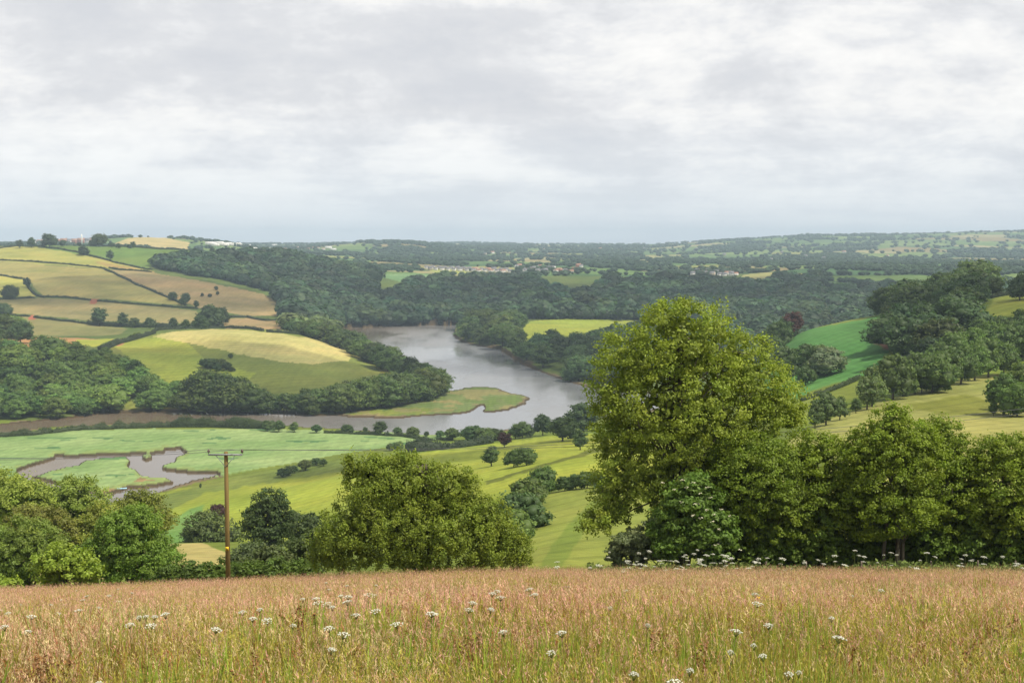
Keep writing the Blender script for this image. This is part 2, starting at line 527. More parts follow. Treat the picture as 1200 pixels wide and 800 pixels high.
C[:] = A('#76803f')
C[Y < 95] = A('#8a7548', 0.8)
mid = (Y >= 95) & (Y < 1000)
C[mid] = A('#7d8b42')
C[(Y >= 1000) & (Y < 3000)] = A('#6c7b45')
FIELDS = [  # (outline in the photo, colour, nearest, farthest)
    ([(560, 690), (600, 640), (622, 600), (640, 578), (690, 566), (760, 572), (900, 590), (950, 700)], '#98a055', 96, 345),
    ([(640, 690), (700, 600), (712, 584), (690, 590), (660, 620), (640, 650), (618, 690)], '#84944a', 96, 330),
    ([(120, 592), (200, 575), (270, 562), (330, 550), (440, 538), (520, 526), (640, 512), (690, 508), (780, 512), (830, 560), (690, 568), (640, 577), (600, 605),
      (560, 650), (430, 670), (300, 660), (215, 620), (160, 605)], '#a9b252', 345, 945),
    ([(150, 595), (200, 578), (262, 560), (330, 548), (440, 534), (445, 545), (350, 560), (290, 570), (240, 577), (200, 597), (205, 625), (160, 620)], '#869450', 300, 945),
    ([(190, 610), (240, 590), (235, 625), (205, 640), (150, 640)], '#86a760', 300, 760),
    ([(568, 564), (600, 555), (640, 542.5), (700, 524.5), (714, 526), (640, 545.5), (600, 558.5), (570, 568)], '#767c3a', 300, 900),
    ([(-100, 650), (195, 628), (235, 634), (264, 648), (285, 672), (200, 674), (-100, 690)], '#c2b47c', 150, 335),
    # near knoll
    ([(128, 404), (145, 397), (178, 391), (240, 384), (330, 385), (410, 396), (460, 425), (500, 455), (500, 470), (470, 490), (150, 492), (100, 440)], '#8f9653', 1045, 1580),
    ([(133, 404), (180, 395), (215, 398), (245, 425), (300, 436), (285, 450), (245, 455), (200, 450), (165, 430)], '#a8b158', 1045, 1500),  # patch of sunlight on the pasture, painted into the ground colour
    ([(176, 394), (200, 388.5), (250, 385.5), (290, 387), (330, 391), (380, 398), (404, 407), (414, 416), (407, 423), (370, 426), (330, 424), (280, 415), (225, 403)], '#d3c68a', 1100, 1700),
    ([(404, 406), (420, 411), (450, 428), (480, 448), (468, 456), (440, 430), (414, 418)], '#a3a056', 1100, 1600),
    ([(-60, 396), (60, 394.5), (132, 398), (108, 404), (70, 415), (-60, 415)], '#c89a70', 1250, 1740),
    ([(88, 398), (134, 397), (110, 405), (92, 405)], '#aeb258', 1300, 1740),
    # left hill
    ([(-400, 286), (28, 287), (90, 297), (172, 315.5), (120, 315), (60, 310), (-400, 302)], '#b9b56c', 1700, 3100),
    ([(-400, 304), (10, 306), (60, 311), (122, 315.5), (150, 326), (190, 345), (218, 357.5), (150, 352), (60, 347), (50, 346), (32, 328), (-400, 318)], '#afa56c', 1700, 3100),
    ([(-400, 320), (0, 323), (28, 327), (33, 336), (44, 347), (-400, 354)], '#bfba6c', 1700, 3100),
    ([(110, 306), (172, 316), (180, 318), (175, 322), (128, 314)], '#bda66e', 1700, 3100),
    ([(126, 316), (178, 319), (250, 332), (310, 345), (328, 356), (330, 370), (290, 370), (232, 360), (190, 345)], '#b59f78', 1700, 3100),
    ([(-400, 354), (50, 349), (110, 352), (230, 364), (250, 380), (110, 376), (30, 368), (-400, 364)], '#a0956a', 1600, 3100),
    ([(-400, 366), (30, 370), (110, 378), (150, 385), (130, 398), (-400, 396)], '#949061', 1600, 2600),
    ([(262, 374), (290, 372), (335, 376), (335, 387), (262, 385)], '#b09a74', 1600, 2400),
    ([(28, 287), (60, 283), (230, 286), (282, 297), (262, 306), (215, 307), (178, 312), (172, 315), (100, 299)], '#7c9350', 1900, 3150),
    ([(118, 292), (150, 279), (180, 276), (222, 284), (220, 295)], '#d3c08a', 4000, 5600),
    # right hill
    ([(880, 400), (930, 386), (960, 380), (1000, 374), (1030, 366), (1045, 372), (1045, 405), (1030, 430), (1012, 441), (965, 453), (935, 466), (900, 466)], '#669556', 440, 1000),
    ([(900, 390), (930, 383), (960, 376), (1000, 369), (1035, 360), (1035, 369), (1000, 376), (960, 383.5), (925, 389)], '#909a4e', 600, 1050),
    ([(1022, 396), (1030, 394), (1042, 402), (1046, 410), (1036, 408), (1024, 402)], '#a86f55', 440, 1000),
    ([(900, 480), (945, 466), (1000, 446), (1012, 441), (1014, 462), (975, 478), (940, 500)], '#8f9a4c', 300, 700),
    ([(900, 530), (955, 497), (1005, 480), (1060, 462), (1100, 450), (1165, 438), (1200, 440), (1600, 440), (1600, 640), (900, 640)], '#acaa6a', 100, 600),
    ([(1060, 474), (1130, 462), (1165, 470), (1170, 486), (1100, 486)], '#93944c', 100, 600),
    ([(1120, 380), (1150, 372), (1168, 346), (1200, 337), (1600, 330), (1600, 375), (1200, 366)], '#9fa552', 560, 1100),
    ([(105, 350), (114, 350), (115, 356), (105, 356)], '#b4705a', 1600, 3000),
    ([(34, 369), (42, 370), (42, 375), (34, 374)], '#b4705a', 1500, 3000),
    ([(132, 402), (142, 397), (150, 400), (140, 406)], '#b98a68', 1050, 1600),
    # beyond the river
    ([(606, 412), (612, 385), (622, 376), (650, 373.5), (760, 372.5), (760, 396), (672, 400), (640, 408), (625, 412)], '#a9b356', 1450, 2150),
    ([(436, 322), (470, 320), (520, 323), (556, 328), (520, 333), (470, 330)], '#83a375', 2500, 3300),
    ([(500, 316), (530, 315), (552, 319), (545, 322), (512, 320)], '#b4ba70', 2900, 4000),
    # salt marsh spit
    ([(395, 489), (420, 478), (480, 468), (515, 458), (620, 458), (640, 480), (500, 492)], '#7f8d5c', 1000, 1300),
    # reeds
    ([(395, 489), (440, 490), (480, 489), (500, 486), (515, 478), (440, 476)], '#8c9450', 1000, 1200),
]
UU, VV = project(X, Y, zg)
JU = (fbm(UU / 9, VV / 5, 141, 3) - 0.5) * 7
JV = (fbm(UU / 11, VV / 5, 147, 3) - 0.5) * np.where(VV > 400, 4.0, 1.6)
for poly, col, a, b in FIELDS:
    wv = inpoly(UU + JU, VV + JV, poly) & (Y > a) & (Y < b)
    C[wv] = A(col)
# worn and tufted patches, strips and tyre marks belonging to the fields themselves
mt_ = fbm(X / 45, Y / 70, 151, 4)[..., None]
mm_ = ((Y > 95) & (Y < 2950))[..., None]
C = np.where(mm_, C * (0.82 + 0.36 * mt_) * np.stack([0.9 + 0.2 * fbm(X / 90, Y / 90, 155, 3), np.ones_like(X), np.ones_like(X)], -1), C)
spit = inpoly(U0, V0, [(395, 492), (420, 478), (480, 466), (515, 457), (620, 457), (640, 480), (500, 494)]) & (Y > 1000) & (Y < 1300)
sn = fbm(X / 18, Y / 30, 161, 4)
C[spit & (sn > 0.55)] = A('#9a9468')
C[spit & (sn < 0.36)] = A('#76894f')
cb = C.copy()      # field margins blend over a metre or two
for _ in range(2):
    cb[1:-1, 1:-1] = (cb[1:-1, 1:-1] * 2 + cb[2:, 1:-1] + cb[:-2, 1:-1] + cb[1:-1, 2:] + cb[1:-1, :-2]) / 6
C = np.where(((Y > 95) & (Y < 1000))[..., None], cb, C)
# reed bed: greens with paler and darker drifts
rn = fbm(X / 60, Y / 25, 31, 4)[..., None]
C = np.where(reed[..., None], A('#83a268') * (1 - rn) * 1.0 + A('#b0c38c') * rn, C)
rd = fbm(X / 26, Y / 14, 33, 3) > 0.74
C[reed & rd] = A('#678a5e')
mudm = marsh & inpoly(U0, V0, [(112, 586), (120, 576), (150, 571), (165, 562), (200, 560), (212, 568), (190, 575), (150, 577)]) & ~wet
C[mudm] = A('#a38a68')
# mud at the water's edge
def dilate(m, a, b):
    r = m.copy()
    for i in range(1, a + 1):
        r[i:] |= m[:-i]
        r[:-i] |= m[i:]
    m2 = r.copy()
    for i in range(1, b + 1):
        r[:, i:] |= m2[:, :-i]
        r[:, :-i] |= m2[:, i:]
    return r
shore = dilate(wet, 1, 1) & ~wet
redge = dilate(wet, 3, 3) & reed & (fbm(X / 16, Y / 16, 171, 3) > 0.47)
C[redge] = A('#9aab70')
C[shore] = A('#5b503f')
zg = np.where(shore & (Y < 1400), np.minimum(zg, 1.0), zg)
shore2 = dilate(wet, 2, 3) & ~wet & (fbm(X / 40, Y / 40, 77, 3) > 0.52) & ~reed & ~shore
C[shore2] = A('#857760')
C[wet] = A('#6b5a45')
# patchwork of the far country
far = (Y > 2950) | ((Y > 1180) & (U_ > 870) & (zg > 2))
RS = np.random.default_rng(11)
sx, sy = [], []
ly = 1150.0
while ly < 13000:
    st_ = 130 + ly * 0.028
    wdt = ly * 0.62
    for k in np.arange(-wdt, wdt, st_):
        sx.append(k + RS.uniform(-.42, .42) * st_)
        sy.append(ly + RS.uniform(-.42, .42) * st_)
    ly += st_
sx = np.array(sx)
sy = np.array(sy)
pal = np.array([A(c, 0.9) for c in ['#7d9a5c', '#8aa05f', '#6f8d58', '#a3a765', '#b8b47c', '#66854f', '#4d6b45', '#4f6d48', '#7f9a58', '#bcb488', '#587a50', '#93a868', '#5b7650', '#a99a70']])
wood_kind = np.zeros(14, bool)
wood_kind[[6, 7, 12]] = True
pk = RS.integers(0, 14, len(sx))


def cell(x, y):
    x = x + (fbm(x / 300, y / 300, 51, 3) - 0.5) * 160
    y = y + (fbm(x / 300, y / 300, 57, 3) - 0.5) * 160
    i1 = np.zeros(len(x), int)
    gap = np.zeros(len(x))
    for a in range(0, len(x), 20000):
        b = a + 20000
        lo, hi = y[a:b].min() - 900, y[a:b].max() + 900
        k = np.nonzero((sy > lo) & (sy < hi))[0]
        if len(k) < 3:
            k = np.arange(len(sx))
        d = np.hypot(x[a:b, None] - sx[None, k], y[a:b, None] - sy[None, k])
        p = np.argpartition(d, 1, axis=1)[:, :2]
        dd = np.take_along_axis(d, p, 1)
        o = np.argsort(dd, 1)
        i1[a:b] = k[np.take_along_axis(p, o[:, :1], 1)[:, 0]]
        gap[a:b] = np.abs(dd[:, 0] - dd[:, 1])
    return i1, gap


fx, fy = X[far], Y[far]
ci, cg = cell(fx, fy)
FC = pal[pk[ci]]
FC[cg < 9] = A('#4a6442')
lock = np.zeros(X.shape, bool)
for poly, col, a, b in FIELDS:
    if b > 3000:
        lock |= inpoly(UU, VV, poly) & (Y > a) & (Y < b)
C[far] = np.where(lock[far][:, None], C[far], FC)


# ------------------------------------------------------------------ materials
def base_mat(name, rough=0.8, spec=0.2):
    m = bpy.data.materials.new(name)
    m.use_nodes = True
    b = m.node_tree.nodes['Principled BSDF']
    b.inputs['Roughness'].default_value = rough
    b.inputs['Specular IOR Level'].default_value = spec
    return m, m.node_tree, b


def m_ground():
    m, nt, b = base_mat('field_ground', 0.95, 0.1)
    a = N(nt, 'ShaderNodeAttribute', _attribute_name='tint')
    g = N(nt, 'ShaderNodeNewGeometry')
    n1 = N(nt, 'ShaderNodeTexNoise', Scale=0.012, Detail=6.0, Roughness=0.6)
    n2 = N(nt, 'ShaderNodeTexNoise', Scale=0.35, Detail=5.0, Roughness=0.65)
    mp = N(nt, 'ShaderNodeMapping')
    mp.inputs['Rotation'].default_value = (0, 0, 0.5)
    mp.inputs['Scale'].default_value = (0.25, 0.02, 0.05)
    n3 = N(nt, 'ShaderNodeTexNoise', Scale=1.0, Detail=3.0)
    LK(nt, g.outputs['Position'], n1.inputs['Vector'])
    LK(nt, g.outputs['Position'], n2.inputs['Vector'])
    LK(nt, g.outputs['Position'], mp.inputs[0])
    LK(nt, mp.outputs[0], n3.inputs['Vector'])
    r1 = ramp(nt, [(0.3, (0.72, 0.80, 0.66)), (0.5, (0.98, 1.0, 0.95)), (0.72, (1.22, 1.12, 1.1))])
    r2 = ramp(nt, [(0.3, (0.80, 0.83, 0.75)), (0.7, (1.16, 1.12, 1.1))])
    r3 = ramp(nt, [(0.3, 0.88), (0.7, 1.1)])
    for n_, r_ in ((n1, r1), (n2, r2), (n3, r3)):
        LK(nt, n_.outputs[0], r_.inputs[0])
    c = mixc(nt, 1, a.outputs['Color'], r1.outputs[0], 'MULTIPLY')
    c = mixc(nt, 1, c, r2.outputs[0], 'MULTIPLY')
    c = mixc(nt, 1, c, r3.outputs[0], 'MULTIPLY')
    # wheelings left by the tractor, a few metres apart
    mw = N(nt, 'ShaderNodeMapping')
    mw.inputs['Rotation'].default_value = (0, 0, 0.85)
    LK(nt, g.outputs['Position'], mw.inputs[0])
    wv = N(nt, 'ShaderNodeTexWave', Scale=0.026, Distortion=2.2, Detail=2.0)
    wv.inputs['Detail Scale'].default_value = 0.12
    LK(nt, mw.outputs[0], wv.inputs['Vector'])
    rw = ramp(nt, [(0.0, 0.86), (0.10, 0.90), (0.2, 1.0), (1.0, 1.02)])
    LK(nt, wv.outputs['Fac'], rw.inputs[0])
    c = mixc(nt, 1, c, rw.outputs[0], 'MULTIPLY')
    LK(nt, c, b.inputs['Base Color'])
    bp = N(nt, 'ShaderNodeBump', Strength=0.5, Distance=0.6)
    LK(nt, n2.outputs[0], bp.inputs['Height'])
    LK(nt, bp.outputs[0], b.inputs['Normal'])
    return m


def m_foliage():
    """leaf colour = the object's own colour times the leaf's own tint; thin leaves let light through"""
    m, nt, b = base_mat('foliage', 0.55, 0.25)
    a = N(nt, 'ShaderNodeAttribute', _attribute_name='tint')
    oi = N(nt, 'ShaderNodeObjectInfo')
    c = mixc(nt, 1, a.outputs['Color'], oi.outputs['Color'], 'MULTIPLY')
    LK(nt, c, b.inputs['Base Color'])
    tr = N(nt, 'ShaderNodeBsdfTranslucent')
    c2 = mixc(nt, 1, c, (1.25, 1.35, 0.6), 'MULTIPLY')
    LK(nt, c2, tr.inputs[0])
    ms = N(nt, 'ShaderNodeMixShader', Fac=0.33)
    LK(nt, b.outputs[0], ms.inputs[1])
    LK(nt, tr.outputs[0], ms.inputs[2])
    LK(nt, ms.outputs[0], nt.nodes['Material Output'].inputs[0])
    return m


def m_grass():
    m, nt, b = base_mat('meadow_grass', 0.7, 0.15)
    a = N(nt, 'ShaderNodeAttribute', _attribute_name='tint')
    LK(nt, a.outputs['Color'], b.inputs['Base Color'])
    tr = N(nt, 'ShaderNodeBsdfTranslucent')
    LK(nt, a.outputs['Color'], tr.inputs[0])
    ms = N(nt, 'ShaderNodeMixShader', Fac=0.3)
    LK(nt, b.outputs[0], ms.inputs[1])
    LK(nt, tr.outputs[0], ms.inputs[2])
    LK(nt, ms.outputs[0], nt.nodes['Material Output'].inputs[0])
    return m


def m_noise(name, c1, c2, scale, rough=0.8, bump=0.0, spec=0.2, zs=1.0):
    m, nt, b = base_mat(name, rough, spec)
    t = N(nt, 'ShaderNodeTexCoord')
    mp = N(nt, 'ShaderNodeMapping')
    mp.inputs['Scale'].default_value = (1, 1, zs)
    LK(nt, t.outputs['Object'], mp.inputs[0])
    n = N(nt, 'ShaderNodeTexNoise', Scale=scale, Detail=6.0, Roughness=0.6)
    LK(nt, mp.outputs[0], n.inputs['Vector'])
    r = ramp(nt, [(0.3, c1), (0.7, c2)])
    LK(nt, n.outputs[0], r.inputs[0])
    LK(nt, r.outputs[0], b.inputs['Base Color'])
    if bump:
        bp = N(nt, 'ShaderNodeBump', Strength=0.6, Distance=bump)
        LK(nt, n.outputs[0], bp.inputs['Height'])
        LK(nt, bp.outputs[0], b.inputs['Normal'])
    return m


def m_water():
    m, nt, b = base_mat('river_surface', 0.12, 0.5)
    g = N(nt, 'ShaderNodeNewGeometry')
    n = N(nt, 'ShaderNodeTexNoise', Scale=0.5, Detail=5.0, Roughness=0.6)
    n2 = N(nt, 'ShaderNodeTexNoise', Scale=0.008, Detail=4.0, Roughness=0.55)
    mp = N(nt, 'ShaderNodeMapping')
    mp.inputs['Scale'].default_value = (1, 0.35, 1)
    LK(nt, g.outputs['Position'], n.inputs['Vector'])
    LK(nt, g.outputs['Position'], mp.inputs[0])
    LK(nt, mp.outputs[0], n2.inputs['Vector'])
    r = ramp(nt, [(0.35, (0.15, 0.155, 0.165)), (0.65, (0.21, 0.215, 0.225))])
    LK(nt, n2.outputs[0], r.inputs[0])
    sx_ = N(nt, 'ShaderNodeSeparateXYZ')
    LK(nt, g.outputs['Position'], sx_.inputs[0])
    mr = N(nt, 'ShaderNodeMapRange')
    mr.inputs['From Min'].default_value = -260
    mr.inputs['From Max'].default_value = -60
    LK(nt, sx_.outputs[0], mr.inputs[0])
    cw = mixc(nt, mr.outputs[0], (0.15, 0.115, 0.08), r.outputs[0])   # silty shallows up the arm of the river
    LK(nt, cw, b.inputs['Base Color'])
    rr = ramp(nt, [(0.42, 0.07), (0.56, 0.26)])
    LK(nt, n2.outputs[0], rr.inputs[0])
    LK(nt, rr.outputs[0], b.inputs['Roughness'])
    b.inputs['IOR'].default_value = 1.33
    bp = N(nt, 'ShaderNodeBump', Strength=0.3, Distance=0.07)
    LK(nt, n.outputs[0], bp.inputs['Height'])
    LK(nt, bp.outputs[0], b.inputs['Normal'])
    return m


M_GROUND = m_ground()
M_FOL = m_foliage()
M_GRASS = m_grass()
M_BARK = m_noise('bark', (0.05, 0.042, 0.03), (0.15, 0.13, 0.095), 3.0, 0.9, 0.03, zs=0.3)
M_WATER = m_water()
M_WOOD = m_noise('weathered_pole_wood', (0.14, 0.095, 0.035), (0.28, 0.20, 0.075), 6.0, 0.85, 0.01, zs=0.08)
M_POST = m_noise('grey_post_wood', (0.10, 0.08, 0.06), (0.22, 0.18, 0.14), 8.0, 0.9, 0.01, zs=0.1)
M_STEEL = m_noise('galvanised_steel', (0.20, 0.21, 0.22), (0.32, 0.33, 0.34), 20, 0.45)
M_WIRE = m_noise('dull_wire', (0.08, 0.085, 0.09), (0.14, 0.145, 0.15), 20, 0.5)
M_PORC = m_noise('brown_porcelain', (0.05, 0.03, 0.025), (0.09, 0.05, 0.04), 20, 0.25, spec=0.5)
M_YELL = m_noise('yellow_sign_paint', (0.75, 0.48, 0.02), (0.85, 0.58, 0.03), 10, 0.5)
M_BLACK = m_noise('black_paint', (0.012, 0.012, 0.012), (0.03, 0.03, 0.03), 10, 0.5)
M_UMBEL = m_noise('white_umbel', (0.56, 0.57, 0.46), (0.78, 0.78, 0.68), 30, 0.8)
M_STEM = m_noise('green_stem', (0.09, 0.12, 0.03), (0.15, 0.18, 0.06), 9, 0.7)
M_DOCK = m_noise('rust_brown_seeds', (0.15, 0.075, 0.03), (0.32, 0.17, 0.06), 14, 0.85)
M_RENDERW = m_noise('white_render', (0.62, 0.60, 0.56), (0.82, 0.80, 0.76), 0.4, 0.85)
M_STONE = m_noise('buff_stone', (0.30, 0.26, 0.2), (0.48, 0.42, 0.34), 0.5, 0.9)
M_BRICK = m_noise('red_brick', (0.24, 0.10, 0.07), (0.38, 0.18, 0.12), 1.5, 0.9)
M_SLATE = m_noise('slate_roof', (0.12, 0.12, 0.13), (0.22, 0.22, 0.24), 0.8, 0.7)
M_TILE = m_noise('tile_roof', (0.26, 0.14, 0.10), (0.40, 0.24, 0.17), 0.8, 0.8)
M_GLASS = m_noise('dark_window_glass', (0.02, 0.025, 0.03), (0.05, 0.055, 0.065), 1.0, 0.12, spec=0.5)
M_BLUE = m_noise('pale_blue_paint', (0.30, 0.55, 0.68), (0.42, 0.66, 0.78), 2.0, 0.4)

# ------------------------------------------------------------------ ground and water
nr, nc = X.shape
V = np.stack([X, Y, zg], -1).reshape(-1, 3)
i = np.arange((nr - 1) * nc).reshape(nr - 1, nc)[:, :-1].ravel()
Q = np.stack([i, i + 1, i + nc + 1, i + nc], 1)
g = mesh('ground', V, Q, M_GROUND, C.reshape(-1, 3), smooth=True)
tag(g, 'rolling farmland of green meadows and straw coloured fields', 'ground', kind='structure')
b_ = MB()
b_.add([(-2600, 560, 0), (2600, 560, 0), (2600, 2500, 0), (-2600, 2500, 0)], [(0, 1, 2, 3)])
tag(b_.obj('river', M_WATER), 'calm muddy river winding through the valley', 'river', kind='structure')

# ------------------------------------------------------------------ foliage builder
def unit(a):
    return a / (np.linalg.norm(a, axis=-1, keepdims=True) + 1e-9)


def leaf_quads(P, Nrm, size, rg, asp=1.7, down=0.0):
    """rhombic leaves at points P facing Nrm"""
    n = len(P)
    a = unit(np.cross(Nrm, rg.normal(size=(n, 3)) + np.array((0, 0, -down))))
    b = np.cross(Nrm, a)
    if down:
        b = unit(b + np.array((0, 0, -down)))
    s = (size * rg.uniform(0.7, 1.3, n))[:, None] if np.ndim(size) == 0 else (size * rg.uniform(0.7, 1.3, n))[:, None]
    hb = b * s * 0.5 * asp
    ha = a * s * 0.5
    Vv = np.stack([P - hb, P + ha, P + hb, P - ha], 1).reshape(-1, 3)
    Fv = np.arange(4 * n).reshape(n, 4)
    return Vv, Fv


def sph_pts(n, rg):
    return unit(rg.normal(size=(n, 3)))


def ico(level=2):
    import bmesh
    bm = bmesh.new()
    bmesh.ops.create_icosphere(bm, subdivisions=level, radius=1.0)
    V = np.array([v.co[:] for v in bm.verts])
    T = np.array([[v.index for v in f.verts] for f in bm.faces])
    bm.free()
    return V, T


ICO2, ICOT2 = ico(2)
ICO1, ICOT1 = ico(1)


def foliage(lobes, clump_r, per, leaf, rg, cover=1.0, droop=0.0, zmin=None, core=0.78, var=0.28, sweep=None, fill=0.15, inner=0.0, stretch=0.0):
    """lobes: [(cx,cy,cz,rx,ry,rz)] -> verts, quads, tris, tint, clump centres"""
    L = np.array(lobes, float)
    cent, outw = [], []
    for k, l in enumerate(L):
        area = 4 * np.pi * ((l[3] * l[4]) ** 1.6 / 3 + (l[3] * l[5]) ** 1.6 / 3 + (l[4] * l[5]) ** 1.6 / 3) ** (1 / 1.6)
        n = max(5, int(cover * area / (np.pi * clump_r ** 2)))
        d = sph_pts(n, rg)
        rr = np.where(rg.random(n) < fill, rg.uniform(0.35, 0.9, n), rg.uniform(0.88, 1.06, n))
        p = l[:3] + d * l[3:] * rr[:, None]
        keep = np.ones(n, bool)
        for k2, m in enumerate(L):
            if k2 != k:
                keep &= (((p - m[:3]) / m[3:]) ** 2).sum(1) > 0.72
        if zmin is not None:
            keep &= p[:, 2] > zmin
        cent.append(p[keep])
        outw.append(unit(d[keep] / l[3:]))
    cent = np.concatenate(cent)
    outw = np.concatenate(outw)
    nc_ = len(cent)
    # leaves in each clump: an umbrella-shaped spray
    cid = np.repeat(np.arange(nc_), per)
    n = len(cid)
    cs_ = rg.uniform(0.5, 1.5, nc_)[cid][:, None] * clump_r
    d = sph_pts(n, rg)
    d[:, 2] = np.where(d[:, 2] < -0.1, d[:, 2] * 0.4, d[:, 2])
    rr = rg.uniform(0.45, 1.08, n)[:, None]
    off = d * rr * np.array((1.12, 1.12, 0.78))
    if droop:
        off[:, 2] -= droop * rg.random(n) ** 1.5 * 1.4
        off[:, :2] *= 0.75
    P = cent[cid] + off * cs_
    if stretch:
        dv = unit(outw + rg.normal(size=(nc_, 3)) * 0.6 + np.array((0, 0, 0.35)))[cid]
        P = P + dv * (rg.random((n, 1)) * 1.9 - 0.5) * stretch * cs_
    if sweep is not None:
        P = P + np.array(sweep) * (rg.random(n)[:, None] ** 2) * cs_
    Nr = unit(d * 0.8 + outw[cid] * 0.45 + rg.normal(size=(n, 3)) * 0.55 + np.array((0, 0, 0.25)))
    Vv, Fv = leaf_quads(P, Nr, leaf, rg, down=droop * 0.8)
    ct = 1 + rg.normal(size=nc_) * var * 0.55
    yl = rg.normal(size=nc_) * var * 0.2
    t = np.clip(ct[cid] + rg.normal(size=n) * var * 0.5, 0.45, 1.8)
    tint = np.stack([t * (1 + yl[cid] * 0.8), t, t * (1 - yl[cid] * 0.5)], 1)
    tint = np.repeat(tint, 4, 0)
    Vs, Qs, Ts, tt = [Vv], [Fv], [], [tint]
    nv_ = len(Vv)
    if inner:        # larger, darker leaves added deep in the crown to block light
        for l in L:
            lf = leaf * 2.6
            m = int(inner * (l[3] * l[4] * l[5]) ** (2 / 3) / (lf * lf) * 9)
            d_ = sph_pts(m, rg) * (rg.random((m, 1)) ** 0.4) * 0.74
            Pi = l[:3] + d_ * l[3:]
            if zmin is not None:
                Pi[:, 2] = np.maximum(Pi[:, 2], zmin + 0.1)
            Vi, Fi = leaf_quads(Pi, unit(d_ + rg.normal(size=(m, 3)) * 0.35 + (0, 0, .2)), lf, rg, asp=1.3)
            Vs.append(Vi)
            Qs.append(Fi + nv_)
            nv_ += len(Vi)
            tt.append(np.repeat(rg.uniform(0.6, 1.0, (m, 1)) * np.ones((1, 3)), 4, 0))
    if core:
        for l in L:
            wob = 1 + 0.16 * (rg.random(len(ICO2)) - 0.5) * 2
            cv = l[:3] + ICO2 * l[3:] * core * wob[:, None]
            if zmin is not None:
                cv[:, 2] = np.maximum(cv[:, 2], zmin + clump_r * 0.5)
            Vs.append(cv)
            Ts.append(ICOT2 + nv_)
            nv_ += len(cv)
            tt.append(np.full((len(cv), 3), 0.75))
    return np.concatenate(Vs), [(np.concatenate(Qs), 4), (np.concatenate(Ts) if Ts else np.zeros((0, 3), int), 3)], np.concatenate(tt), cent


def limb_path(a, b, rg, n=5, sag=0.15):
    a = np.asarray(a, float)
    b = np.asarray(b, float)
    L = np.linalg.norm(b - a)
    out_ = []
    w1 = rg.normal(size=3) * L * 0.05
    for k in range(n):
        t = k / (n - 1)
        p = a * (1 - t) + b * t
        p = p + np.array((0, 0, 1)) * math.sin(t * math.pi) * L * sag + w1 * math.sin(t * math.pi * 2)
        out_.append(p)
    return np.array(out_)


def trunk_mesh(base, top, r, tips, rg, mat=M_BARK, parent=None, name='trunk', stems=1, spread=0.5):
    mb = MB()
    base = np.asarray(base, float)
    top = np.asarray(top, float)
    tips = np.asarray(tips)
    for s in range(stems):
        o = np.array((rg.uniform(-1, 1), rg.uniform(-.6, .6), 0)) * (spread if stems > 1 else 0)
        tp = top + o * 2.2
        P = limb_path(base + o * 0.4, tp, rg, 7, 0.0)
        rs = np.linspace(r, r * 0.35, 7)
        rs[0] *= 1.35
        mb.tube(P, rs, 8)
        for q in tips[s::stems]:
            t = rg.uniform(0.25, 0.95)
            k = t * 6
            a = P[int(k)] * (1 - k % 1) + P[min(int(k) + 1, 6)] * (k % 1)
            rr = r * (0.42 - 0.25 * t)
            mb.tube(limb_path(a, q, rg, 5, 0.08), np.linspace(rr, rr * 0.2, 5), 5)
    return mb.obj(name, mat, parent, smooth=True)


G_BASE = np.array((0.105, 0.152, 0.034))


def near_tree(name, label, cat, u, y, lobes_px, color, rg, clump=7.0, per=72, leaf=1.85, group=None, droop=0.0, base_v=None, cover=1.35,
              trunk=True, stems=1, tr=4.5, limbs=22, depth=1.0, var=0.20, sweep=None, core=0.72, stretch=0.55, inner=1.0):
    """a tree seen close enough to show leaves; lobes_px = (u, v, ru, rv, depth offset in m) around distance y"""
    k = y / F
    bx = pt(u, 660, y)[0]
    base = np.array((bx, y, float(zat(bx, y))))
    L = []
    for l in lobes_px:
        dy = l[4] if len(l) > 4 else 0.0
        p = pt(l[0], l[1], y + dy)
        L.append((p[0] - base[0], p[1] - base[1], p[2] - base[2], l[2] * k * 0.92, l[2] * k * depth * 0.92, l[3] * k * 0.91))
    root = empty(name, base, label, cat, group)
    Vv, Fs, tint, cent = foliage(L, clump * k, per, leaf * k, rg, cover, droop, zmin=0.1, var=var, sweep=sweep, core=0, fill=0.42, inner=inner, stretch=stretch)
    cr_ = mesh('crown' if cat != 'shrub' else 'foliage', Vv, Fs, M_FOL, tint, parent=root)
    cr_.color = (*color, 1)
    if trunk:
        zt = max(l[2] for l in L)
        La = np.array(L)
        cx_, cy_ = (La[:, 0] * La[:, 3]).sum() / La[:, 3].sum(), (La[:, 1] * La[:, 3]).sum() / La[:, 3].sum()
        idx = rg.choice(len(cent), min(limbs, len(cent)), replace=False)
        trunk_mesh((0, 0, -0.3), (cx_ * 0.6, cy_ * 0.6, zt * 0.95), tr * k, cent[idx], rg, parent=root, stems=stems, spread=7 * k)
    return root


RG = np.random.default_rng(20)
# ------------------------------------------------------------------ prototypes for trees further off
PROTO = []


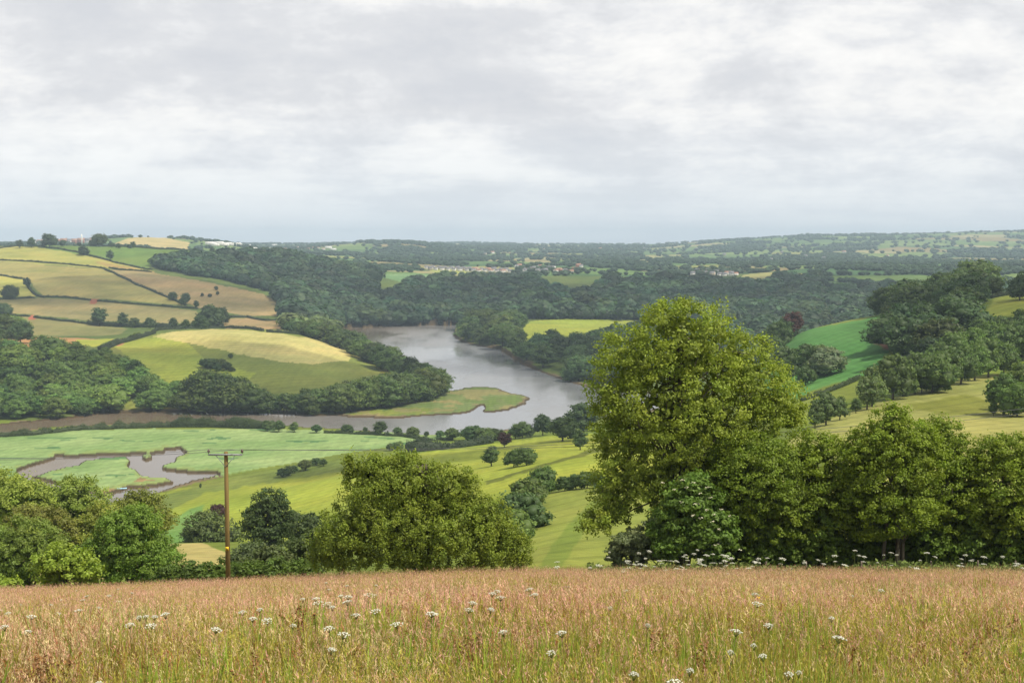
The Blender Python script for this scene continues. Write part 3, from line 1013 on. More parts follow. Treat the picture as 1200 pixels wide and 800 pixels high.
def unit_tree(rg, wide=0.9, n_lobes=9, leaf=0.042, clump=0.10, per=26, low=0.12, open_=1.0, cover=0.95):
    """tree of height 1 (crown from low to 1)"""
    L = []
    h = 1 - low
    r = wide / 2
    L.append((0, 0, low + h * 0.46, r * 0.74, r * 0.74, h * 0.40))
    for k in range(n_lobes):
        a = k * 2.4 + rg.uniform(-.4, .4)
        f = (k + 0.5) / n_lobes
        zz = low + h * (0.22 + 0.62 * f)
        rr = r * (0.62 * math.sqrt(max(0.05, 1 - ((f - 0.25) / 0.85) ** 2)))
        s = rg.uniform(0.20, 0.30) * wide * (1.1 - 0.3 * f)
        L.append((rr * math.cos(a), rr * math.sin(a), zz, s, s, s * 0.82))
    L.append((rg.uniform(-.06, .06), rg.uniform(-.06, .06), 1 - 0.17, 0.2 * wide, 0.2 * wide, 0.15))
    return foliage(L, clump, per, leaf, rg, cover, zmin=low * 0.6, core=0.80, var=0.25)


for s_, kw in enumerate([dict(wide=0.95), dict(wide=1.1, low=0.08), dict(wide=0.8), dict(wide=1.0, n_lobes=12), dict(wide=1.2, low=0.06, n_lobes=11), dict(wide=0.7, n_lobes=8)]):
    rg = np.random.default_rng(100 + s_)
    Vv, Fs, tint, cent = unit_tree(rg, **kw)
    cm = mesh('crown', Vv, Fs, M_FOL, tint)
    mb = MB()
    P = np.array([(0, 0, -0.03), (0.01, 0, 0.15), (0, 0.01, 0.35), (0.01, 0, 0.6)])
    mb.tube(P, [0.035, 0.026, 0.02, 0.01], 7)
    for q in cent[rg.choice(len(cent), 10, replace=False)]:
        a = P[1] * rg.uniform(0, 1) + P[2] * rg.uniform(0.2, 1)
        mb.tube(limb_path(a, q, rg, 4, 0.06), [0.013, 0.010, 0.006, 0.003], 5)
    tm = mb.obj('trunk', M_BARK, smooth=True)
    PROTO.append((cm.data, tm.data))
    bpy.data.objects.remove(cm)
    bpy.data.objects.remove(tm)

# rough copies of small size for the masses of far woodland
LOWP = []
for s_ in range(6):
    rg = np.random.default_rng(300 + s_)
    n = 84
    d = sph_pts(n, rg)
    d[:, 2] = np.abs(d[:, 2]) * 1.0 - 0.12
    rad_ = rg.uniform(0.8, 1.08, n)[:, None]
    P = d * rad_ * np.array((0.5, 0.5, 0.52)) + np.array((0, 0, 0.46))
    Nr = unit(d + rg.normal(size=(n, 3)) * 0.25)
    Vv, Fv = leaf_quads(P, Nr, 0.21, rg, asp=1.15)
    tn = np.repeat(np.clip(1 + rg.normal(size=n) * 0.16, 0.6, 1.5), 4)
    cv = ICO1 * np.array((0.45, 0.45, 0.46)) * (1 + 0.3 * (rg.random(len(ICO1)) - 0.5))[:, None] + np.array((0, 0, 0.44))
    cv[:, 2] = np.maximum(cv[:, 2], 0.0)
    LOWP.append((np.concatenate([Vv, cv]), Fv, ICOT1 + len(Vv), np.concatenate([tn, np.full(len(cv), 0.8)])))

LOWP2 = []
for s_ in range(4):
    rg = np.random.default_rng(350 + s_)
    n = 26
    d = sph_pts(n, rg)
    d[:, 2] = np.abs(d[:, 2]) - 0.1
    P = d * rg.uniform(0.85, 1.08, (n, 1)) * np.array((0.5, 0.5, 0.5)) + np.array((0, 0, 0.45))
    Vv, Fv = leaf_quads(P, unit(d + rg.normal(size=(n, 3)) * 0.25), 0.34, rg, asp=1.1)
    tn = np.repeat(np.clip(1 + rg.normal(size=n) * 0.12, 0.6, 1.5), 4)
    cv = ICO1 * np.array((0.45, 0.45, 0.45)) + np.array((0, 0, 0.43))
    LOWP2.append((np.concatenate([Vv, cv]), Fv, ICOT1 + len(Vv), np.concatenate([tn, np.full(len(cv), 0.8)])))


def tree(name, label, cat, loc, h, color, group=None, kind=None, rg=RG, wide=1.0):
    k = int(rg.integers(0, len(PROTO))) if kind is None else kind
    cmesh, tmesh = PROTO[k]
    root = empty(name, loc, label, cat, group, rz=float(rg.uniform(0, 6.28)))
    root.scale = (h * wide, h * wide, h)
    for nm, me in (('crown', cmesh), ('trunk', tmesh)):
        o = bpy.data.objects.new(nm, me)
        COL.objects.link(o)
        o.parent = root
        if nm == 'crown':
            o.color = (*color, 1)
    return root


def gcol(rg=RG, base=G_BASE, v=0.22):
    t = 1 + rg.normal() * v
    t = min(max(t, 0.6), 1.5)
    yl = rg.normal() * 0.055
    return (base[0] * t * (1 + yl * 1.5), base[1] * t, base[2] * t * (1 - yl))


def mass(name, pts, hs, cols, label, cat, asp=1.0, LOWP=LOWP):
    """a wood that reads as one mass"""
    Vs, Qs, Ts, Cs = [], [], [], []
    n0 = 0
    rg = np.random.default_rng(len(pts))
    which = rg.integers(0, len(LOWP), len(pts))
    rot = rg.uniform(0, 6.28, len(pts))
    for k in range(len(LOWP)):
        id_ = np.nonzero(which == k)[0]
        if len(id_) == 0:
            continue
        Vp, Qp, Tp, tp = LOWP[k]
        c, s = np.cos(rot[id_])[:, None], np.sin(rot[id_])[:, None]
        hh = hs[id_][:, None]
        w_ = hh * asp * rg.uniform(0.85, 1.2, (len(id_), 1))
        VX = (Vp[None, :, 0] * c - Vp[None, :, 1] * s) * w_ + pts[id_, 0][:, None]
        VY = (Vp[None, :, 0] * s + Vp[None, :, 1] * c) * w_ + pts[id_, 1][:, None]
        VZ = Vp[None, :, 2] * hh + pts[id_, 2][:, None]
        Vs.append(np.stack([VX, VY, VZ], -1).reshape(-1, 3))
        offs = n0 + np.arange(len(id_)) * len(Vp)
        Qs.append((Qp[None] + offs[:, None, None]).reshape(-1, 4))
        Ts.append((Tp[None] + offs[:, None, None]).reshape(-1, 3))
        Cs.append((tp[None, :, None] * cols[id_][:, None, :]).reshape(-1, 3))
        n0 += len(id_) * len(Vp)
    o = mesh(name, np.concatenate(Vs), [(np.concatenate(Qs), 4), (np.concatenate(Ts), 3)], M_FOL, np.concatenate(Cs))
    o.color = (1, 1, 1, 1)
    return tag(o, label, cat, kind='stuff')


def scatter(poly, y0, y1, spacing, rg, limit=100000, zmin=1.2):
    """ground points spaced in metres whose photo position lies in the outline"""
    us = [p[0] for p in poly]
    s0, s1 = (min(us) - 620) / F, (max(us) - 580) / F
    pts_ = []
    yy = y0
    while yy < y1:
        xs = np.arange(s0 * yy, s1 * yy, spacing)
        x = xs + rg.uniform(-.38, .38, len(xs)) * spacing
        y = yy + rg.uniform(-.38, .38, len(xs)) * spacing
        z = zat(x, y)
        u, v = project(x, y, z)
        m = inpoly(u, v, poly) & (z > zmin)
        pts_.append(np.stack([x[m], y[m], z[m], u[m], v[m]], 1))
        yy += spacing * 0.9
    return np.concatenate(pts_)[:limit]


def hedge(name, label, line, h, w_, color, y0=5, y1=20000, leaf=None, dens=1.0, group=None, rg=RG, cat='hedge', lump=0.35):
    """a hedge along a line given by photo positions on the ground"""
    P = np.array([cast(u, v, y0, y1) for u, v in line])
    seg = np.linalg.norm(np.diff(P[:, :2], axis=0), axis=1)
    s = np.concatenate([[0], np.cumsum(seg)])
    L = s[-1]
    ym = P[:, 1].mean()
    if leaf is None:
        leaf = max(0.16, 0.0011 * ym)
    base = P.mean(0)
    n = int(dens * L * (2 * h + w_) / (leaf * leaf * 0.8))
    n = min(max(n, 60), 60000)
    t = rg.random(n) * L
    x = np.interp(t, s, P[:, 0])
    y = np.interp(t, s, P[:, 1])
    dx = np.interp(t + 1, s, P[:, 0]) - np.interp(t - 1, s, P[:, 0])
    dy = np.interp(t + 1, s, P[:, 1]) - np.interp(t - 1, s, P[:, 1])
    ln = np.hypot(dx, dy) + 1e-6
    nx, ny = -dy / ln, dx / ln
    seed = int(rg.integers(0, 9999))
    hl = h * (1 + lump * 2 * (vnoise(t / (h * 1.4), t * 0, seed) - 0.5) + lump * (vnoise(t / (h * 0.5), t * 0, seed + 3) - 0.5))
    a = rg.uniform(-0.15, np.pi + 0.15, n)
    rr = rg.uniform(0.8, 1.05, n)
    off = np.cos(a) * w_ / 2 * rr
    zz = np.clip(np.sin(a) ** 0.6 if False else np.abs(np.sin(a)) ** 0.5 * rr, 0, 1.1) * hl * rg.uniform(0.25, 1, n) ** 0.4
    X_ = x + nx * off
    Y_ = y + ny * off
    Z_ = zat(X_, Y_) + zz
    Nr = unit(np.stack([nx * np.cos(a), ny * np.cos(a), np.abs(np.sin(a))], 1) + rg.normal(size=(n, 3)) * 0.45)
    Vv, Fv = leaf_quads(np.stack([X_, Y_, Z_], 1), Nr, leaf, rg, asp=1.3)
    tn = np.clip(1 + rg.normal(size=n) * 0.16 + (vnoise(t / (h * 2), t * 0, seed + 8) - 0.5) * 0.5, 0.5, 1.6)
    tint = np.repeat(np.stack([tn] * 3, 1), 4, 0)
    # inner body
    m = max(3, int(L / (h * 0.9)))
    tt = np.linspace(0, L, m)
    cx_ = np.interp(tt, s, P[:, 0])
    cy_ = np.interp(tt, s, P[:, 1])
    ddx = np.gradient(cx_)
    ddy = np.gradient(cy_)
    l2 = np.hypot(ddx, ddy) + 1e-6
    ax, ay = -ddy / l2, ddx / l2
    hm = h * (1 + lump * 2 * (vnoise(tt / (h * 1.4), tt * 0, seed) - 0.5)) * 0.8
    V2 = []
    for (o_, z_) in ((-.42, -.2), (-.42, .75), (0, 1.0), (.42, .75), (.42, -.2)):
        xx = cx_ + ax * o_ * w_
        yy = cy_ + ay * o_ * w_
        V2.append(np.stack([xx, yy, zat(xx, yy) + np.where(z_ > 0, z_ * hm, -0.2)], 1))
    V2 = np.concatenate(V2)
    Q2 = []
    for r_ in range(4):
        for k in range(m - 1):
            Q2.append((r_ * m + k, r_ * m + k + 1, (r_ + 1) * m + k + 1, (r_ + 1) * m + k))
    T2 = [(0, m, 2 * m), (0, 2 * m, 3 * m), (0, 3 * m, 4 * m)]
    T2 += [(m - 1 + a_, m - 1 + b2, m - 1 + c2) for a_, b2, c2 in ((0, 2 * m, m), (0, 3 * m, 2 * m), (0, 4 * m, 3 * m))]
    Q2 = np.array(Q2) + len(Vv)
    T2 = np.array(T2) + len(Vv)
    allV = np.concatenate([Vv, V2]) - base
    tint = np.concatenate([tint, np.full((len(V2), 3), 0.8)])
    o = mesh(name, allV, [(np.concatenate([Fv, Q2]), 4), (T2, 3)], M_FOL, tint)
    o.location = base
    o.color = (*color, 1)
    return tag(o, label, cat, group)
# ------------------------------------------------------------------ near trees
def nt_(*a, seed=1, **k):
    return near_tree(*a, rg=np.random.default_rng(seed), **k)


ASH = (0.235, 0.295, 0.036)
near_tree('ash_tree', 'tallest tree, broad light green ash standing at the meadow edge right of the river', 'tree', 795, 86,
          [(806, 405, 72, 52), (750, 432, 52, 50), (862, 440, 58, 54), (800, 480, 98, 66), (738, 500, 44, 52), (900, 474, 42, 40), (732, 562, 36, 52, -1),
           (790, 560, 72, 62), (850, 545, 60, 60, 2), (706, 612, 24, 13, -2), (722, 590, 26, 24, -1), (928, 486, 20, 18, 1), (790, 380, 36, 28), (715, 470, 26, 36)],
          ASH, np.random.default_rng(1), clump=7.5, per=95, leaf=1.9, stretch=1.0, stems=4, tr=4.2, limbs=64, depth=0.95, cover=0.85, inner=0.75)
HC = (0.180, 0.245, 0.022)
HCD = (0.158, 0.222, 0.022)
near_tree('hedgerow_tree', 'dense mid green hedgerow tree directly right of the tall ash', 'tree', 882, 83,
          [(885, 545, 50, 42), (862, 590, 46, 50), (905, 595, 50, 52), (880, 560, 60, 50)], HCD, np.random.default_rng(2), stems=3, tr=2, group='trees in the field edge hedgerow', core=0.6)
near_tree('hedgerow_tree', 'rounded hedgerow tree between the ash side tree and the highest hedgerow tree', 'tree', 958, 84,
          [(950, 545, 46, 42), (965, 590, 48, 52), (935, 580, 40, 50), (985, 560, 34, 44)], HC, np.random.default_rng(3), stems=3, tr=2, group='trees in the field edge hedgerow', core=0.6)
near_tree('hedgerow_tree', 'highest tree of the bright green hedgerow with a peaked top above the straw field', 'tree', 1046, 82,
          [(1044, 505, 30, 29), (1030, 535, 44, 40), (1066, 535, 44, 42), (1045, 585, 58, 52), (1020, 590, 40, 46)], HC, np.random.default_rng(4), stems=4, tr=3, group='trees in the field edge hedgerow', core=0.6)
near_tree('hedgerow_tree', 'flat topped hedgerow tree leaning against the highest hedgerow tree', 'tree', 1106, 84,
          [(1100, 520, 34, 34), (1120, 550, 36, 40), (1100, 585, 48, 50), (1128, 590, 34, 48)], (0.170, 0.235, 0.022), np.random.default_rng(5), stems=3, tr=2, group='trees in the field edge hedgerow', core=0.6)
near_tree('hedgerow_tree', 'rightmost hedgerow tree with upright shoots against the straw field', 'tree', 1178, 83,
          [(1165, 538, 30, 30), (1190, 545, 34, 38), (1170, 590, 44, 50), (1205, 590, 44, 50), (1150, 575, 28, 38)], (0.188, 0.252, 0.026), np.random.default_rng(6), stems=3, tr=2, group='trees in the field edge hedgerow', core=0.6)
near_tree('hedgerow_tree', 'hedgerow tree beyond the right end of the view', 'tree', 1268, 84,
          [(1255, 550, 48, 44), (1285, 590, 50, 50), (1240, 595, 36, 46)], HC, np.random.default_rng(7), stems=3, tr=2, group='trees in the field edge hedgerow', core=0.6)
elder = near_tree('elder_shrub', 'elder shrub with flat cream flower heads under the tall ash', 'shrub', 805, 80,
          [(812, 590, 34, 34), (790, 625, 32, 32), (830, 625, 36, 34)], (0.125, 0.205, 0.032), np.random.default_rng(8), clump=6, leaf=2.6, stems=3, tr=1.6, core=0.6)
und = []
_rg = np.random.default_rng(71)
_u = 838
while _u < 1330:
    und.append((_u, 636 + _rg.uniform(-12, 10), 26, 46, _rg.uniform(-3.5, 0.0)))
    _u += 13
near_tree('bramble_hedge', 'dark bramble undergrowth filling the foot of the right hedgerow', 'hedge', 1080, 86, und, (0.125, 0.195, 0.026), _rg, clump=6, per=46, leaf=2.2, trunk=False)
near_tree('willow_shrub', 'low grey green willow shrub at the foot of the ash beside the sloping meadow', 'shrub', 745, 83,
          [(742, 640, 26, 22), (770, 632, 26, 26), (725, 652, 14, 12)], (0.21, 0.25, 0.12), np.random.default_rng(9), clump=5, leaf=2.2, stems=3, tr=1, core=0.5)
# weeping wind-combed tree in the middle
near_tree('hornbeam_tree', 'wide dome shaped tree with drooping sprays in the middle of the meadow edge', 'tree', 500, 78,
          [(440, 570, 40, 34), (480, 562, 48, 32), (528, 574, 40, 32), (568, 606, 36, 28), (470, 615, 72, 50), (420, 622, 50, 46), (520, 622, 74, 46), (575, 632, 40, 34),
           (604, 645, 22, 22), (396, 640, 30, 28), (424, 552, 22, 16), (409, 536, 7, 6), (440, 537, 12, 8), (475, 536, 16, 9), (376, 640, 14, 24)],
          (0.205, 0.260, 0.034), np.random.default_rng(12), clump=6.5, per=80, leaf=1.7, stretch=0.5, droop=0.9, stems=5, tr=2.6, limbs=40, core=0.66, sweep=(-0.7, 0, 0.15), depth=0.9)

LT = [  # the wooded bank on the left, front to back
    (36, 128, [(30, 640, 44, 34), (60, 655, 34, 32), (10, 660, 36, 34)], (0.120, 0.170, 0.040), 'broad mid green tree behind the lime coloured bush at the left'),
    (152, 112, [(150, 632, 42, 36), (130, 655, 40, 34), (178, 655, 34, 32), (160, 612, 26, 20)], (0.115, 0.185, 0.035), 'bushy dark green tree just left of the pale slope strip'),
    (12, 178, [(8, 582, 40, 32), (35, 590, 30, 26), (-20, 600, 40, 40)], (0.190, 0.245, 0.055), 'pale topped oak at the back of the left wooded bank'),
    (90, 182, [(88, 590, 36, 32), (66, 596, 26, 26), (110, 600, 26, 26)], (0.150, 0.205, 0.050), 'rounded green tree in front of the reed island'),
    (166, 168, [(164, 598, 26, 24), (184, 612, 20, 24), (150, 612, 26, 26)], (0.135, 0.160, 0.036), 'olive domed tree rising beside the end of the pool'),
    (122, 150, [(122, 616, 24, 28), (104, 630, 24, 26)], (0.185, 0.215, 0.050), 'yellowish thin crowned tree in the middle of the left wooded bank'),
    (58, 150, [(56, 620, 32, 24), (30, 612, 26, 20), (82, 632, 26, 26)], (0.125, 0.135, 0.036), 'olive brown tinged tree in the middle of the left wooded bank'),
    (-50, 140, [(-50, 620, 46, 44), (-20, 650, 40, 36)], (0.110, 0.170, 0.040), 'tree on the left wooded bank beyond the left end of the view'),
    (188, 140, [(186, 648, 17, 18), (180, 666, 22, 18)], (0.100, 0.160, 0.040), 'small dark tree at the right foot of the left wooded bank'),
]
for i_, (u, y, lob, col, lab) in enumerate(LT):
    near_tree('bank_tree', lab, 'tree', u, y, lob, (col[0] * 1.45, col[1] * 1.38, col[2] * 1.1), np.random.default_rng(40 + i_), clump=6.0, per=64, leaf=1.8, group='trees on the left wooded bank', tr=3, limbs=14, core=0.7)
near_tree('bush', 'bright lime green bush at the meadow edge in front of the left wooded bank', 'shrub', 78, 90,
          [(66, 664, 28, 26), (92, 668, 26, 24), (80, 655, 20, 16)], (0.24, 0.32, 0.04), np.random.default_rng(60), clump=6, per=36, leaf=2.4, group='bushes at the meadow edge', stems=3, tr=1.5)
near_tree('bush', 'small lime green bush in the left corner at the meadow edge', 'shrub', 8, 88,
          [(0, 690, 20, 12), (14, 688, 12, 9)], (0.24, 0.32, 0.04), np.random.default_rng(61), clump=4, per=30, leaf=2.4, group='bushes at the meadow edge', trunk=False)
near_tree('bush', 'grey green bush between the pole and the drooping dome shaped tree', 'shrub', 315, 94,
          [(315, 664, 24, 24), (298, 668, 18, 18), (336, 668, 18, 17)], (0.115, 0.144, 0.050), np.random.default_rng(62), clump=5, per=36, leaf=2.3, group='bushes at the meadow edge', stems=2, tr=1.2)
near_tree('bush', 'dark bush tucked against the left side of the drooping dome shaped tree', 'shrub', 360, 96,
          [(358, 655, 24, 30), (372, 640, 18, 24)], (0.088, 0.122, 0.037), np.random.default_rng(63), clump=5, per=36, leaf=2.3, group='bushes at the meadow edge', stems=2, tr=1.2)
hx = [(u, 668 + 8) for u in range(176, 372, 12)]


def near_hedge(name, label, u0, u1, y, hpx, color, seed):
    """clipped field-edge hedge close to the eye, made of overlapping bushes at the same distance"""
    rg = np.random.default_rng(seed)
    lob = []
    u = u0
    while u < u1:
        vb = 692 - (u - 176) * 0.045
        hh = hpx * rg.uniform(0.85, 1.15)
        lob.append((u, vb - hh * 0.5, hpx * 0.55, hh * 0.52, rg.uniform(-.6, .6)))
        u += hpx * 0.55
    return near_tree(name, label, 'hedge', (u0 + u1) / 2, y, lob, color, rg, clump=4.6, per=34, leaf=2.3, trunk=False)


near_hedge('hedge', 'bushy hawthorn hedge running behind the wooden pole at the meadow edge', 192, 372, 92, 30, (0.100, 0.155, 0.026), 70)
near_tree('oak_tree', 'dark full crowned oak in the bright meadow right of the wooden pole', 'tree', 317, 225,
          [(316, 595, 22, 23), (304, 612, 22, 22), (332, 612, 20, 22), (318, 625, 26, 18)], (0.075, 0.112, 0.035), np.random.default_rng(64), clump=4.6, per=34, leaf=1.9, tr=2.6)
near_tree('ash_tree', 'pale green spreading tree behind the wooden pole', 'tree', 245, 345,
          [(240, 618, 24, 18), (228, 634, 18, 18), (262, 628, 22, 20), (248, 640, 28, 16)], (0.122, 0.160, 0.050), np.random.default_rng(65), clump=4.6, per=34, leaf=1.9, tr=2)
near_tree('field_tree', 'small dark tree between the oak and the drooping dome shaped tree', 'tree', 366, 215,
          [(362, 618, 20, 16), (378, 628, 18, 20), (352, 632, 16, 16)], (0.077, 0.110, 0.037), np.random.default_rng(66), clump=4.4, per=34, leaf=1.9, tr=2)
near_tree('field_tree', 'low rounded grey green tree under the oak right of the pole', 'tree', 300, 160,
          [(296, 650, 22, 14), (318, 655, 20, 14), (280, 655, 16, 14)], (0.106, 0.140, 0.056), np.random.default_rng(67), clump=4.4, per=34, leaf=1.9, tr=1.5)


# ------------------------------------------------------------------ single trees and bushes in the middle distance
def T(u, v, hp, label, col=None, y0=96, y1=4500, name='broadleaf_tree', group=None, kind=None, wide=1.0, cat='tree', rg=RG):
    p = cast(u, v, y0, y1)
    h = hp * p[1] / F
    col = col if col is not None else gcol(rg)
    return tree(name, label, cat, p, h, (col[0] * 1.5, col[1] * 1.64, col[2] * 1.2), group, kind, rg, wide)


DK = (0.048, 0.068, 0.024)
COP = (0.055, 0.022, 0.024)
SLV = (0.115, 0.135, 0.095)
MEADOW = 'trees standing in the bright meadow'
for u, v, hp, lab, col, wd in [
    (576, 546, 24, 'neat round crowned tree alone in the bright meadow below the copper beech', (0.062, 0.092, 0.030), 1.15),
    (602, 547, 21, 'left half of a close pair of round trees on the meadow boundary line', (0.066, 0.095, 0.030), 1.02),
    (617, 545, 21, 'right half of a close pair of round trees on the meadow boundary line', (0.072, 0.102, 0.032), 1.02),
    (636, 510, 25, 'slim dark conifer like tree on the near river bank', (0.040, 0.060, 0.030), 0.85),
    (659, 517, 30, 'wide dark oak on the near river bank above the bright meadow', (0.055, 0.078, 0.028), 1.25),
    (683, 505, 34, 'blue green tree at the water beside the ash crown', (0.050, 0.072, 0.034), 1.2),
    (680, 527, 24, 'dark tree at the upper end of the meadow boundary beside the ash crown', (0.055, 0.082, 0.034), 1.0)]:
    T(u, v, hp, lab, col, 350, 1000, 'parkland_tree', MEADOW, wide=wd)
T(591, 524, 18, 'purple copper beech at the top corner of the bright meadow', COP, 350, 1000, 'copper_beech', wide=1.15)
T(256, 606, 16, 'small dark purple copper beech behind the wooden pole', COP, 300, 700, 'copper_beech', wide=1.0)
BL = 'trees in the line between the two sloping meadows'
for u, v, hp, lab, col, wd in [
    (634, 580, 34, 'tall bushy tree in the tree line beside the mown sloping meadow', (0.066, 0.100, 0.034), 1.0),
    (617, 598, 38, 'olive rounded tree at the bend of the sloping meadow tree line', (0.082, 0.105, 0.038), 1.15),
    (612, 622, 46, 'grey green rounded tree lowest in the sloping meadow tree line', (0.062, 0.092, 0.044), 1.05),
    (600, 640, 44, 'pale leaved tree partly hidden behind the drooping dome shaped tree', (0.105, 0.140, 0.050), 1.0),
    (662, 575, 17, 'small round bush left of a pair in the sloping meadow tree line', (0.058, 0.085, 0.034), 1.1),
    (675, 573, 18, 'small round bush right of a pair in the sloping meadow tree line', (0.058, 0.085, 0.034), 1.1),
    (688, 572, 20, 'light bush at the upper end of the sloping meadow tree line', (0.082, 0.11, 0.044), 1.1),
    (704, 575, 22, 'bush in the sloping meadow tree line behind the ash', (0.07, 0.10, 0.04), 1.1)]:
    T(u, v, hp, lab, col, 180, 700, 'boundary_tree', BL, wide=wd)
RB = 'trees along the near river bank'
bank = [(407, 507, 10), (428, 507, 7), (446, 509, 16), (466, 510, 10), (484, 511, 11), (500, 512, 7), (516, 513, 9), (530, 516, 15), (548, 516, 16), (556, 518, 20), (568, 519, 18), (580, 516, 14),
        (604, 514, 15), (612, 513, 19), (622, 512, 12)]
for k, (u, v, hp) in enumerate(bank):
    T(u, v, hp, f'{ordn(k)} tree from the left on the near river bank beyond the reeds', gcol(RG, np.array((0.062, 0.09, 0.034)), 0.16), 500, 1010, 'riverside_tree', RB, wide=1.25 if hp > 12 else 1.1)
SB = 'bushes in the reeds and meadow edge'
for k, (u, v, hp) in enumerate(sorted([(331, 559, 11), (339, 557, 12), (345, 554, 9), (358, 551, 13), (371, 545, 9), (379, 546, 9), (457, 528, 9), (466, 527, 10), (345, 506, 12), (371, 507, 10), (327, 506, 14), (313, 505, 13)])):
    T(u, v, hp, f'{ordn(k)} bush from the left round the edge of the reed bed', gcol(RG, np.array((0.065, 0.09, 0.036)), 0.15), 450, 1010, 'waterside_bush', SB, wide=1.3, cat='bush')
T(235, 572, 6, 'tiny lone conifer in the rough grass by the pool', DK, 450, 900, 'young_conifer', wide=0.7, kind=5)

# ------------------------------------------------------------------ woods made of single trees
RW = np.random.default_rng(5)


def wood(poly, y0, y1, spacing, hmean, base, name, where, group, limit=80, wide=1.25, v=0.3, hj=0.27, front_cat='tree'):
    P = scatter(poly, y0, y1, spacing, RW, zmin=0.7)
    if len(P) > limit:
        P = P[RW.permutation(len(P))[:limit]]
    if len(P) == 0:
        print('WOOD EMPTY', where)
        return
    # name them row by row, nearest first, each row from the left
    P = P[np.argsort(P[:, 1])]
    per = max(6, int(round(math.sqrt(len(P)) * 1.8)))
    nrow = max(1, int(round(len(P) / per)))
    rows_ = np.array_split(P, nrow)
    for r_, row in enumerate(rows_):
        row = row[np.argsort(row[:, 3])]
        for k, p in enumerate(row):
            h = hmean * (1 + RW.normal() * hj)
            num = ['one', 'two', 'three', 'four', 'five', 'six', 'seven', 'eight', 'nine', 'ten', 'eleven', 'twelve']
            lab = f'{ordn(k)} tree from left, row {num[min(r_, 11)]} of the {where}'
            tree(name, lab, 'tree', (p[0], p[1], p[2] - 0.1), max(h, hmean * 0.55), gcol(RW, base * np.array((1.5, 1.66, 1.2)), v), group, None, RW, wide * RW.uniform(0.72, 1.25))
    print('wood', where, len(P))


wood([(-60, 408), (30, 412), (60, 416), (100, 420), (140, 425), (165, 442), (190, 458), (235, 464), (235, 482), (165, 481), (120, 484), (95, 488), (60, 491), (40, 494), (0, 498), (-60, 501)], 1000, 1340, 17, 16,
     np.array((0.086, 0.122, 0.036)), 'bank_oak', 'big riverside wood on the left', 'trees of the big riverside wood', limit=130, wide=1.25, v=0.3)
for nm_, line, rows_n, hpx_, grp, lab_ in [
    ('bank_oak', [(232, 481), (262, 483), (290, 484), (320, 484), (345, 484), (375, 484), (400, 483), (425, 480), (455, 476), (480, 472), (508, 464)], 2, (50, 44, 32, 20, 24, 30, 32, 40, 38, 32, 34), 'trees at the foot of the pasture hill', 'belt under the pasture hill'),
    ('bank_oak', [(332, 389), (350, 391), (375, 398), (405, 411), (440, 428), (480, 446), (512, 462)], 2, (14, 15, 20, 24, 26, 28, 32), 'trees on the right edge of the pasture hill', 'belt right of the pasture hill')]:
    la = np.array(line, float)
    for r_ in range(rows_n):
        us_ = np.arange(la[0, 0], la[-1, 0], 9.5) + r_ * 5
        for k, u in enumerate(us_):
            u_ = u + RW.uniform(-2, 2)
            v_ = np.interp(u_, la[:, 0], la[:, 1]) - r_ * 2.5 + RW.uniform(-1, 1)
            T(u_, v_, np.interp(u_, la[:, 0], hpx_) * RW.uniform(0.78, 1.08), f'{ordn(k)} tree from left, row {["one", "two"][r_]} of the {lab_}', gcol(RW, np.array((0.056, 0.080, 0.028)), 0.2), 1010, 1800, nm_, grp, wide=1.15, rg=RW)
wood([(-60, 385), (20, 390), (28, 402), (35, 410), (-60, 412)], 1250, 1600, 18, 17, np.array((0.072, 0.102, 0.034)), 'hill_tree', 'copse by the ploughed field', 'trees of the small copse by the ploughed field', limit=14, wide=1.3)
wood([(543, 401), (552, 386), (575, 378), (612, 378), (612, 392), (606, 404), (592, 408), (560, 404)], 1600, 2150, 20, 21, np.array((0.070, 0.098, 0.036)), 'shore_tree', 'wooded knoll across the river', 'trees of the wooded knoll', limit=40, wide=1.2)
wood([(592, 408), (606, 414), (640, 411), (690, 402), (760, 398), (830, 400), (830, 440), (740, 456), (700, 452), (660, 442), (620, 426), (604, 419)], 1240, 1700, 19, 18,
     np.array((0.052, 0.078, 0.034)), 'shore_tree', 'dark shore wood across the river', 'trees of the dark shore wood', limit=105, wide=1.25)
